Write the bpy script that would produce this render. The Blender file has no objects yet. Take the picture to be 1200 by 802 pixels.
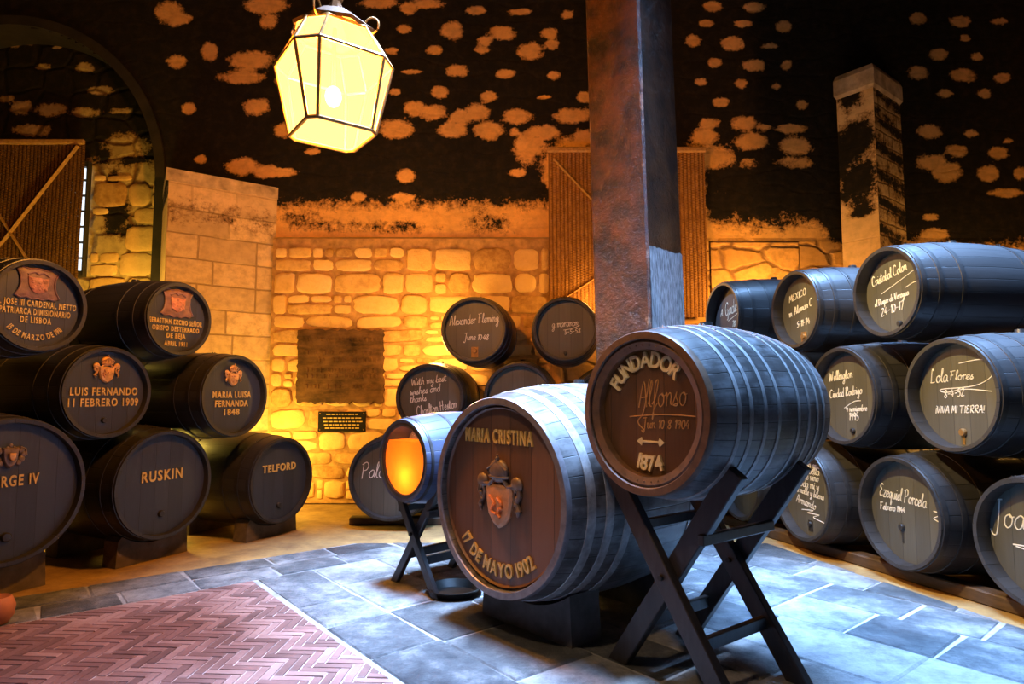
import bpy, bmesh, math, random
import numpy as np
from mathutils import Vector, Matrix
random.seed(7)
S = bpy.context.scene
COL = S.collection
PI = math.pi

# ------------------------------------------------------------------ camera
FPX, HOR, CAMH = 750.0, 460.0, 1.25
PITCH = math.atan((HOR - 401) / FPX)
cd = bpy.data.cameras.new('camera'); cam = bpy.data.objects.new('camera', cd); COL.objects.link(cam)
cd.sensor_width = 36; cd.lens = 36 * FPX / 1200
cam.location = (0, 0, CAMH); cam.rotation_euler = (PI / 2 + PITCH, 0, 0)
cd.clip_start = .05; cd.clip_end = 200
S.camera = cam

def P(px, py, Y):
    """world point seen at pixel (px,py) at world depth Y"""
    d = Vector(((px - 600) / FPX, (401 - py) / FPX, -1))
    d = Matrix.Rotation(PI / 2 + PITCH, 3, 'X') @ d
    return Vector((0, 0, CAMH)) + d * (Y / d.y)

# ------------------------------------------------------------------ world, lights, exposure
S.view_settings.view_transform = 'Standard'; S.view_settings.look = 'None'
S.view_settings.exposure = 0.0; S.view_settings.gamma = 1; S.view_settings.use_curve_mapping = False
S.cycles.max_bounces = 6
W = bpy.data.worlds.new('world'); S.world = W; W.use_nodes = True
W.node_tree.nodes['Background'].inputs[0].default_value = (.10, .16, .30, 1)
W.node_tree.nodes['Background'].inputs[1].default_value = .05

def light(name, kind, loc, power, color, target=None, **kw):
    l = bpy.data.lights.new(name, kind); l.energy = power; l.color = color
    for k, v in kw.items(): setattr(l, k, v)
    o = bpy.data.objects.new(name, l); COL.objects.link(o); o.location = loc
    if target is not None:
        o.rotation_euler = (Vector(target) - Vector(loc)).to_track_quat('-Z', 'Y').to_euler()
    return o
BLUE = (.27, .52, 1.0)
AMB = (1.0, .50, .10)
YEL = (1.0, .66, .10)
# daylight falling in from high openings over the aisle
light('skylight', 'AREA', (1.2, 3.4, 6.0), 330, BLUE, (1.0, 3.6, 0), shape='RECTANGLE', size=2.4, size_y=1.4, spread=1.0)
light('skylight_right', 'AREA', (3.2, 4.2, 6.0), 300, BLUE, (3.2, 4.2, 0), shape='RECTANGLE', size=1.0, size_y=2.2, spread=.75)
light('skylight_front', 'AREA', (-.40, 4.25, 6.0), 260, (.40, .62, 1), (-.25, 4.25, 0), shape='RECTANGLE', size=.7, size_y=.6, spread=.75)
# warm wall washers standing on the floor behind the casks
light('washer_niche', 'POINT', (-4.15, 6.6, 1.5), 150, YEL, shadow_soft_size=.12)
light('washer_back_left', 'POINT', (-2.7, 6.7, .6), 75, YEL, shadow_soft_size=.12)
light('washer_back', 'POINT', (-.75, 6.6, 1.75), 90, AMB, shadow_soft_size=.12)
light('washer_window', 'POINT', (.95, 7.0, 2.3), 18, AMB, shadow_soft_size=.12)
light('washer_right', 'POINT', (2.75, 6.8, 2.2), 80, AMB, shadow_soft_size=.1)
light('washer_left_floor', 'POINT', (-3.35, 6.0, .4), 45, YEL, shadow_soft_size=.1)
light('washer_right_wall', 'POINT', (5.2, 6.5, 2.0), 60, AMB, shadow_soft_size=.1)
# warm spots over the right-hand stack and the foreground casks
light('spot_right', 'SPOT', (-.1, 3.3, 4.0), 1500, (1, .74, .32), (2.5, 4.35, 1.25), spot_size=.80, spot_blend=.7, shadow_soft_size=.04)
light('spot_front', 'SPOT', (-1.1, 1.2, 4.2), 300, (1, .66, .38), (.15, 3.0, .85), spot_size=.5, spot_blend=.8, shadow_soft_size=.1)
light('fill_far_cask', 'SPOT', (.35, 6.05, 3.7), 600, (.62, .78, 1), (1.95, 5.93, 1.95), spot_size=.42, spot_blend=.6, shadow_soft_size=.05)  # added cool fill for the shadowed farthest top-row head, no fixture
light('spot_left', 'SPOT', (-.3, 3.4, 4.6), 230, (.70, .80, 1), (-2.6, 4.8, .9), spot_size=.75, spot_blend=.8, shadow_soft_size=.1)
LANTERN_W = 1900

# ------------------------------------------------------------------ mesh builder
class MB:
    def __init__(s): s.v = []; s.f = []; s.uv = {}; s.smooth = set()
    def add(s, verts, faces, smooth=False, uvs=None):
        b = len(s.v); s.v += [Vector(p) for p in verts]
        for i, f in enumerate(faces):
            if smooth: s.smooth.add(len(s.f))
            if uvs: s.uv[len(s.f)] = uvs[i]
            s.f.append([b + k for k in f])
        return b
    def box(s, c, size, rot=None, bevel=0.0):
        bm = bmesh.new(); bmesh.ops.create_cube(bm, size=1)
        for v in bm.verts: v.co = Vector((v.co.x * size[0], v.co.y * size[1], v.co.z * size[2]))
        if bevel: bmesh.ops.bevel(bm, geom=bm.edges[:], offset=bevel, segments=1, affect='EDGES')
        M = Matrix.Translation(Vector(c)) @ (rot.to_4x4() if rot is not None else Matrix())
        bm.verts.index_update()
        s.add([M @ v.co for v in bm.verts], [[v.index for v in f.verts] for f in bm.faces]); bm.free()
    def beam(s, a, b, w, h, up=(0, 0, 1), bevel=.004):
        a, b = Vector(a), Vector(b); d = b - a; z = d.normalized()
        x = Vector(up).cross(z)
        if x.length < 1e-4: x = Vector((1, 0, 0)).cross(z)
        x.normalize(); y = z.cross(x)
        R = Matrix((x, y, z)).transposed()
        s.box((a + b) / 2, (w, h, d.length), R, bevel)
    def lathe(s, prof, seg=64, zc=0.0, closed=False):
        """profile of (r, y) about the local Y axis through z=zc"""
        n = len(prof); vs = []; fs = []; uvs = []
        for r, y in prof:
            for k in range(seg):
                a = 2 * PI * k / seg
                vs.append((r * math.sin(a), y, zc + r * math.cos(a)))
        rows = n if closed else n - 1
        for i in range(rows):
            j = (i + 1) % n
            for k in range(seg):
                k2 = (k + 1) % seg
                fs.append([i * seg + k, i * seg + k2, j * seg + k2, j * seg + k])
                u0, u1 = k / seg, (k + 1) / seg
                uvs.append([(u0, prof[i][1]), (u1, prof[i][1]), (u1, prof[j][1]), (u0, prof[j][1])])
        s.add(vs, fs, True, uvs)
    def lathe_z(s, prof, c=(0, 0, 0), seg=32, smooth=True):
        vs = []; fs = []; n = len(prof)
        for r, z in prof:
            for k in range(seg):
                a = 2 * PI * k / seg; vs.append((c[0] + r * math.cos(a), c[1] + r * math.sin(a), c[2] + z))
        for i in range(n - 1):
            for k in range(seg):
                k2 = (k + 1) % seg; fs.append([i * seg + k, i * seg + k2, (i + 1) * seg + k2, (i + 1) * seg + k])
        s.add(vs, fs, smooth)
    def disc(s, r, y, zc, thick, seg=64):
        s.lathe([(1e-4, y), (r, y), (r, y + thick), (1e-4, y + thick)], seg, zc)
    def prism(s, pts, y0, y1, dome=0.0):
        """outline pts (x,z), front face at y0, back at y1; dome pulls an inset front forward"""
        n = len(pts); cx = sum(p[0] for p in pts) / n; cz = sum(p[1] for p in pts) / n
        q = [(cx + (x - cx) * .86, cz + (z - cz) * .86) for x, z in pts]
        vs = [(x, y1, z) for x, z in pts] + [(x, y0, z) for x, z in pts] + [(x, y0 - dome, z) for x, z in q] + [(cx, y0 - dome * 1.6, cz)]
        fs = []
        for i in range(n):
            j = (i + 1) % n
            fs += [[i, j, n + j, n + i], [n + i, n + j, 2 * n + j, 2 * n + i], [2 * n + i, 2 * n + j, 3 * n]]
        fs.append(list(range(n))[::-1])
        s.add(vs, fs)
    def tube(s, pts, r, seg=8, closed=False):
        pts = [Vector(p) for p in pts]; n = len(pts); vs = []; fs = []
        rr = r if isinstance(r, (list, tuple)) else [r] * n
        for i, p in enumerate(pts):
            a = pts[i - 1] if (i or closed) else p; b = pts[(i + 1) % n] if (i < n - 1 or closed) else p
            t = (b - a).normalized() if (b - a).length > 1e-9 else Vector((0, 0, 1))
            ref = Vector((0, 0, 1)) if abs(t.z) < .9 else Vector((1, 0, 0))
            x = t.cross(ref).normalized(); y = t.cross(x)
            for k in range(seg):
                an = 2 * PI * k / seg; vs.append(p + (x * math.cos(an) + y * math.sin(an)) * rr[i])
        for i in range(n if closed else n - 1):
            j = (i + 1) % n
            for k in range(seg):
                k2 = (k + 1) % seg; fs.append([i * seg + k, i * seg + k2, j * seg + k2, j * seg + k])
        if not closed: fs += [list(range(seg))[::-1], [(n - 1) * seg + k for k in range(seg)]]
        s.add(vs, fs, True)
    def ball(s, c, r, sx=1, sy=1, sz=1, seg=12, rings=8):
        vs = []; fs = []
        for i in range(rings + 1):
            a = PI * i / rings
            for k in range(seg):
                b = 2 * PI * k / seg
                vs.append((c[0] + sx * r * math.sin(a) * math.cos(b), c[1] + sy * r * math.sin(a) * math.sin(b), c[2] + sz * r * math.cos(a)))
        for i in range(rings):
            for k in range(seg):
                k2 = (k + 1) % seg; fs.append([i * seg + k, (i + 1) * seg + k, (i + 1) * seg + k2, i * seg + k2])
        s.add(vs, fs, True)
    def build(s, name, mat, parent=None, fix=True):
        me = bpy.data.meshes.new(name); me.from_pydata([tuple(v) for v in s.v], [], s.f)
        if s.uv:
            uvl = me.uv_layers.new(name='UVMap')
            for p in me.polygons:
                u = s.uv.get(p.index)
                if u:
                    for li, c in zip(p.loop_indices, u): uvl.data[li].uv = c
        if s.smooth:
            me.polygons.foreach_set('use_smooth', [i in s.smooth for i in range(len(s.f))])
        if fix:
            bm = bmesh.new(); bm.from_mesh(me); bmesh.ops.recalc_face_normals(bm, faces=bm.faces[:]); bm.to_mesh(me); bm.free()
        if s.smooth and hasattr(me, 'set_sharp_from_angle'): me.set_sharp_from_angle(angle=math.radians(38))
        me.materials.append(mat)
        o = bpy.data.objects.new(name, me); COL.objects.link(o)
        if parent: o.parent = parent
        return o

def tag(o, label, cat, group=None):
    o['label'] = label; o['category'] = cat
    if group: o['group'] = group
    return o
def thing(name, loc, label, cat, rz=0, group=None):
    o = bpy.data.objects.new(name, None); COL.objects.link(o); o.location = loc; o.rotation_euler = (0, 0, rz)
    o.empty_display_size = .1
    return tag(o, label, cat, group)
def struct(o): o['kind'] = 'structure'; return o

# ------------------------------------------------------------------ materials
class NT:
    def __init__(s, name):
        m = bpy.data.materials.new(name); m.use_nodes = True; s.m = m; s.t = m.node_tree; s.b = s.t.nodes['Principled BSDF']
    def n(s, typ, **kw):
        nd = s.t.nodes.new(typ)
        for k, v in kw.items(): setattr(nd, k, v)
        return nd
    def l(s, a, b): s.t.links.new(a, b)
    def noise(s, vec, scale, detail=4, rough=.6):
        nd = s.n('ShaderNodeTexNoise'); nd.inputs['Scale'].default_value = scale; nd.inputs['Detail'].default_value = detail
        nd.inputs['Roughness'].default_value = rough
        if vec: s.l(vec, nd.inputs['Vector'])
        return nd.outputs['Fac']
    def ramp(s, fac, stops):
        r = s.n('ShaderNodeValToRGB'); s.l(fac, r.inputs[0]); e = r.color_ramp.elements
        while len(e) < len(stops): e.new(.5)
        for k, (p, c) in enumerate(stops):
            e[k].position = p; e[k].color = (*c, 1) if len(c) == 3 else c
        return r.outputs[0]
    def math(s, op, a, b=None, clamp=False):
        nd = s.n('ShaderNodeMath', operation=op); nd.use_clamp = clamp
        for i, x in enumerate((a, b)):
            if x is None: continue
            if isinstance(x, (int, float)): nd.inputs[i].default_value = x
            else: s.l(x, nd.inputs[i])
        return nd.outputs[0]
    def mix(s, f, a, b, typ='MIX'):
        nd = s.n('ShaderNodeMix', data_type='RGBA', blend_type=typ)
        for k, x in ((0, f), (6, a), (7, b)):
            if isinstance(x, (int, float)): nd.inputs[k].default_value = x
            elif isinstance(x, tuple): nd.inputs[k].default_value = (*x, 1)
            else: s.l(x, nd.inputs[k])
        return nd.outputs[2]
    def smooth(s, x, lo, hi):
        nd = s.n('ShaderNodeMapRange', interpolation_type='SMOOTHSTEP'); s.l(x, nd.inputs[0])
        nd.inputs[1].default_value = lo; nd.inputs[2].default_value = hi
        return nd.outputs[0]
    def bump(s, h, strength=.5, dist=.01):
        b = s.n('ShaderNodeBump'); b.inputs['Strength'].default_value = strength; b.inputs['Distance'].default_value = dist
        s.l(h, b.inputs['Height']); s.l(b.outputs[0], s.b.inputs['Normal'])
    def coord(s, which='Object', scale=None):
        c = s.n('ShaderNodeTexCoord').outputs[which]
        if scale:
            mp = s.n('ShaderNodeMapping'); mp.inputs['Scale'].default_value = scale; s.l(c, mp.inputs['Vector']); c = mp.outputs[0]
        return c
    def set(s, rough=None, metal=None, spec=None, **kw):
        if rough is not None: s.b.inputs['Roughness'].default_value = rough
        if metal is not None: s.b.inputs['Metallic'].default_value = metal
        if spec is not None: s.b.inputs['Specular IOR Level'].default_value = spec
        return s

def simple(name, c, rough=.6, metal=0, var=.35, scale=14, stretch=None, bump=.2, spec=.5):
    t = NT(name); co = t.coord('Object', stretch)
    f = t.noise(co, scale, 5)
    t.l(t.ramp(f, [(.3, tuple(x * (1 - var) for x in c)), (.7, tuple(min(1, x * (1 + var)) for x in c))]), t.b.inputs['Base Color'])
    if bump: t.bump(f, bump, .004)
    return t.set(rough, metal, spec).m

def stave_mat(name, c, rough=.5, nst=30, dust=None, var=.35, spec=.5):
    t = NT(name); uv = t.coord('UV'); sp = t.n('ShaderNodeSeparateXYZ'); t.l(uv, sp.inputs[0])
    k = t.math('MULTIPLY', sp.outputs[0], nst); fl = t.math('FLOOR', k); fr = t.math('FRACT', k)
    wn = t.n('ShaderNodeTexWhiteNoise', noise_dimensions='1D'); t.l(fl, wn.inputs['W'])
    edge = t.math('ABSOLUTE', t.math('SUBTRACT', fr, .5)); line = t.smooth(edge, .465, .49)
    mp = t.n('ShaderNodeMapping'); mp.inputs['Scale'].default_value = (90, 5, 1); t.l(uv, mp.inputs['Vector'])
    grain = t.noise(mp.outputs[0], 1.0, 6, .65)
    blot = t.noise(t.coord('Object'), 5, 5)
    v = t.math('MULTIPLY', t.math('ADD', t.math('MULTIPLY', wn.outputs['Value'], .5), .5), t.math('ADD', t.math('MULTIPLY', grain, .9), .45))
    lo, hi = tuple(x * (1 - var) for x in c), tuple(x * (1 + var) for x in c)
    colr = t.ramp(v, [(.2, lo), (.85, hi)])
    if dust: colr = t.mix(t.smooth(t.math('ADD', blot, t.math('MULTIPLY', grain, .45)), .62, .88), colr, dust)
    colr = t.mix(line, colr, tuple(x * .15 for x in c))
    t.l(colr, t.b.inputs['Base Color'])
    t.bump(t.math('SUBTRACT', t.math('MULTIPLY', grain, .35), line), .45, .004)
    return t.set(rough, 0, spec).m

def plank_mat(name, c, rough=.55, pw=.115, var=.3, wear=None, spec=.5):
    t = NT(name); co = t.coord('Object'); sp = t.n('ShaderNodeSeparateXYZ'); t.l(co, sp.inputs[0])
    k = t.math('DIVIDE', sp.outputs[0], pw); k = t.math('ADD', k, .5); fl = t.math('FLOOR', k); fr = t.math('FRACT', k)
    wn = t.n('ShaderNodeTexWhiteNoise', noise_dimensions='1D'); t.l(fl, wn.inputs['W'])
    edge = t.math('ABSOLUTE', t.math('SUBTRACT', fr, .5)); line = t.smooth(edge, .475, .495)
    mp = t.n('ShaderNodeMapping'); mp.inputs['Scale'].default_value = (60, 60, 4); t.l(co, mp.inputs['Vector'])
    grain = t.noise(mp.outputs[0], 1.0, 6, .65)
    v = t.math('MULTIPLY', t.math('ADD', t.math('MULTIPLY', wn.outputs['Value'], .5), .5), t.math('ADD', t.math('MULTIPLY', grain, .9), .45))
    colr = t.ramp(v, [(.2, tuple(x * (1 - var) for x in c)), (.85, tuple(x * (1 + var) for x in c))])
    if wear:
        w = t.noise(t.coord('Object', (9, 9, 2.2)), 1.0, 6, .7)
        colr = t.mix(t.math('MULTIPLY', t.smooth(w, .52, .75), .6), colr, wear)
    colr = t.mix(t.math('MULTIPLY', line, .75), colr, tuple(x * .2 for x in c))
    t.l(colr, t.b.inputs['Base Color'])
    t.bump(t.math('SUBTRACT', t.math('MULTIPLY', grain, .4), line), .4, .003)
    return t.set(rough, 0, spec).m

def wall_mat(name, stone, mortar, bw=.52, bh=.24, msize=.022, distort=.10, bumpd=.035, rowoff=.5, rubble=False):
    """rubble masonry with black cellar mould where the 'mold' attribute is positive"""
    t = NT(name); uv = t.coord('UV')
    nz = t.n('ShaderNodeTexNoise'); nz.inputs['Scale'].default_value = 2.6; nz.inputs['Detail'].default_value = 3; t.l(uv, nz.inputs['Vector'])
    off = t.n('ShaderNodeVectorMath', operation='SUBTRACT'); t.l(nz.outputs['Color'], off.inputs[0]); off.inputs[1].default_value = (.5, .5, .5)
    sc = t.n('ShaderNodeVectorMath', operation='SCALE'); t.l(off.outputs[0], sc.inputs[0]); sc.inputs['Scale'].default_value = distort * 2
    ad = t.n('ShaderNodeVectorMath', operation='ADD'); t.l(uv, ad.inputs[0]); t.l(sc.outputs[0], ad.inputs[1])
    if rubble:
        mp = t.n('ShaderNodeMapping'); mp.inputs['Scale'].default_value = (1 / bw, 1 / bh, 1); t.l(ad.outputs[0], mp.inputs['Vector'])
        ve = t.n('ShaderNodeTexVoronoi', voronoi_dimensions='2D', feature='DISTANCE_TO_EDGE'); vc = t.n('ShaderNodeTexVoronoi', voronoi_dimensions='2D', feature='F1')
        for q in (ve, vc): q.inputs['Scale'].default_value = 1; q.inputs['Randomness'].default_value = .62; t.l(mp.outputs[0], q.inputs['Vector'])
        sepc = t.n('ShaderNodeSeparateColor'); t.l(vc.outputs['Color'], sepc.inputs[0]); bcol = sepc.outputs[0]
        dd = t.math('ADD', ve.outputs['Distance'], t.math('MULTIPLY', t.math('SUBTRACT', t.noise(uv, 5, 6, .7), .5), .22)); bfac = t.math('SUBTRACT', 1, t.smooth(dd, .0, .03 + msize * 3.0)); round_ = t.smooth(dd, 0, .13)
    else:
        br = t.n('ShaderNodeTexBrick'); t.l(ad.outputs[0], br.inputs['Vector'])
        br.inputs['Scale'].default_value = 1; br.inputs['Brick Width'].default_value = bw; br.inputs['Row Height'].default_value = bh
        br.inputs['Mortar Size'].default_value = msize; br.inputs['Mortar Smooth'].default_value = .6; br.offset = rowoff; br.squash = .75; br.squash_frequency = 3
        br.inputs['Color1'].default_value = (0, 0, 0, 1); br.inputs['Color2'].default_value = (1, 1, 1, 1); br.inputs['Mortar'].default_value = (.5, .5, .5, 1)
        bcol = br.outputs['Color']; bfac = br.outputs['Fac']; round_ = t.math('SUBTRACT', 1, bfac)
    fine = t.noise(uv, 9, 8, .7); big = t.noise(uv, 1.3, 4, .6)
    st = t.mix(bcol, tuple(x * .72 for x in stone), tuple(min(1, x * 1.15) for x in stone))
    st = t.mix(t.smooth(fine, .35, .75), st, tuple(x * .55 for x in stone))
    m = t.math('MULTIPLY', bfac, t.smooth(t.noise(uv, 2.2, 3), .3, .55))
    st = t.mix(m, st, mortar)
    at = t.n('ShaderNodeAttribute', attribute_name='mold'); at2 = t.n('ShaderNodeAttribute', attribute_name='plaster')
    pl = t.mix(t.smooth(fine, .3, .8), tuple(min(1, x * 1.15) for x in stone), tuple(x * .8 for x in stone))
    st = t.mix(at2.outputs['Fac'], st, pl)
    n1 = t.noise(uv, 7, 8, .72); n2 = t.noise(uv, 30, 4, .7)
    q = t.math('ADD', at.outputs['Fac'], t.math('ADD', t.math('MULTIPLY', t.math('SUBTRACT', n1, .5), 3.4), t.math('MULTIPLY', t.math('SUBTRACT', n2, .5), 1.6)))
    mold = t.smooth(q, -.12, .22)
    blk = t.mix(t.smooth(fine, .4, .8), (.009, .007, .006), (.030, .018, .011))
    brown = t.math('MULTIPLY', t.smooth(q, -.62, -.02), .72)
    st = t.mix(brown, st, (.17, .075, .03))
    t.l(t.mix(mold, st, blk), t.b.inputs['Base Color'])
    notpl = t.math('SUBTRACT', 1, at2.outputs['Fac'])
    h = t.math('ADD', t.math('MULTIPLY', t.math('MULTIPLY', round_, notpl), 1.0), t.math('MULTIPLY', fine, .35))
    t.bump(h, .8, bumpd)
    return t.set(.9, 0, .25).m

M = {}
M['black_stave'] = stave_mat('black_painted_staves', (.020, .018, .018), .40, 26)
M['black_head'] = plank_mat('black_painted_boards', (.021, .024, .036), .5)
M['worn_head'] = plank_mat('worn_black_boards', (.022, .026, .042), .5, wear=(.07, .075, .10))
M['slate_head'] = plank_mat('chalkboard_head', (.058, .056, .047), .55)
M['black_hoop'] = simple('black_iron_hoop', (.026, .024, .024), .38, .3, .3, 30)
M['oak_stave'] = stave_mat('dusty_dark_oak_staves', (.034, .031, .030), .42, 34, dust=(.13, .13, .135))
M['grey_hoop'] = simple('dusty_steel_hoop', (.26, .255, .255), .5, .25, .35, 25)
M['oak_head'] = plank_mat('dark_oak_boards', (.095, .046, .025), .45, pw=.155, var=.45)
M['brown_rim'] = simple('brown_oak_rim', (.10, .055, .032), .45, 0, .4, 20)
M['steel_rim'] = simple('grey_rim', (.14, .13, .14), .4, .2, .3, 20)
M['gold'] = simple('dull_gold_letters', (.56, .38, .12), .45, .2, .2, 40)
M['cream'] = simple('cream_letters', (.80, .66, .36), .5, 0, .12, 40)
M['bluelit_stave'] = stave_mat('black_staves_blue_light', (.030, .042, .085), .4, 24)  # black staves with the blue daylight put into their colour
M['chalk'] = simple('white_chalk', (.60, .58, .54), .9, 0, .12, 60, bump=0)
M['ochre_ink'] = simple('ochre_scratch', (.55, .30, .11), .7, 0, .2, 60, bump=0)
M['leather'] = simple('embossed_leather', (.16, .075, .05), .5, 0, .4, 25, bump=.5)
M['crest_red'] = simple('painted_crest', (.36, .13, .06), .5, 0, .5, 30)
M['crest_gold'] = simple('gilt_crest', (.50, .26, .09), .45, .2, .4, 30)
M['crest_wood'] = simple('carved_wood_crest', (.13, .085, .065), .45, 0, .4, 25)
M['crest_skin'] = simple('terracotta_shield', (.45, .21, .10), .5, 0, .25, 25)
M['crest_orange'] = simple('orange_paint', (.62, .17, .04), .5, 0, .3, 25)
M['dark_wood'] = simple('black_stained_wood', (.020, .018, .018), .42, 0, .4, 6, (8, 8, 1.5))
M['brown_wood'] = simple('brown_sleeper_wood', (.055, .03, .016), .7, 0, .4, 6, (2, 8, 8))
M['stone_block'] = simple('rough_dark_stone', (.10, .075, .05), .9, 0, .5, 9, bump=1.0)
M['plinth'] = simple('dark_plinth_stone', (.075, .07, .068), .85, 0, .45, 8, bump=.8)
M['brass'] = simple('aged_brass', (.30, .17, .06), .4, .6, .3, 30)
M['iron'] = simple('dark_iron', (.02, .018, .016), .45, .5, .3, 30)
M['terracotta'] = simple('terracotta', (.38, .13, .05), .7, 0, .2, 12)

# ------------------------------------------------------------------ fonts: block letters and chalk handwriting
_tc = {}
def glyph(body):
    if body not in _tc:
        cu = bpy.data.curves.new('txt', 'FONT'); cu.body = body; cu.size = 1; cu.extrude = .5; cu.offset = .024; cu.space_character = 1.22; cu.resolution_u = 3
        o = bpy.data.objects.new('txt', cu); COL.objects.link(o)
        dg = bpy.context.evaluated_depsgraph_get(); me = bpy.data.meshes.new_from_object(o.evaluated_get(dg))
        _tc[body] = ([v.co.copy() for v in me.vertices], [list(p.vertices) for p in me.polygons])
        bpy.data.objects.remove(o); bpy.data.curves.remove(cu); bpy.data.meshes.remove(me)
    return _tc[body]
CAP = .70
def flat_text(mb, body, cx, cz, width, cap, y, depth=.007, slope=0.0):
    vs, fs = glyph(body); x0 = min(v.x for v in vs); x1 = max(v.x for v in vs); k = width / (x1 - x0); kz = cap / CAP
    out = []
    for v in vs:
        x = (v.x - (x0 + x1) / 2) * k
        out.append((cx + x, y - (v.z + .5) * depth, cz - cap / 2 + v.y * kz + x * slope))
    mb.add(out, fs)
def arc_text(mb, body, cx, cz, r, mid, span, cap, y, depth=.007, inward=False, sx=.8):
    """letters along a circle; mid/span in degrees from straight up, clockwise; inward = reads along the bottom"""
    adv = []
    for ch in body:
        if ch == ' ': adv.append(.34)
        else:
            vs, _ = glyph(ch); adv.append(max(v.x for v in vs) - min(v.x for v in vs) + .13)
    tot = sum(adv); pos = 0; span = math.degrees(tot * cap / CAP * sx / r) if span is None else span
    for ch, a in zip(body, adv):
        c = (pos + a / 2) / tot - .5; pos += a
        if ch == ' ': continue
        ang = math.radians(mid + (c if not inward else -c) * span)
        vs, fs = glyph(ch); x0 = min(v.x for v in vs); x1 = max(v.x for v in vs); kz = cap / CAP; k = kz * sx
        rot = -ang if not inward else -(ang - PI)
        out = []
        for v in vs:
            lx = (v.x - (x0 + x1) / 2) * k; lz = v.y * kz - cap / 2
            X = lx * math.cos(rot) - lz * math.sin(rot); Z = lx * math.sin(rot) + lz * math.cos(rot)
            out.append((cx + r * math.sin(ang) + X, y - (v.z + .5) * depth, cz + r * math.cos(ang) + Z))
        mb.add(out, fs)

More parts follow.
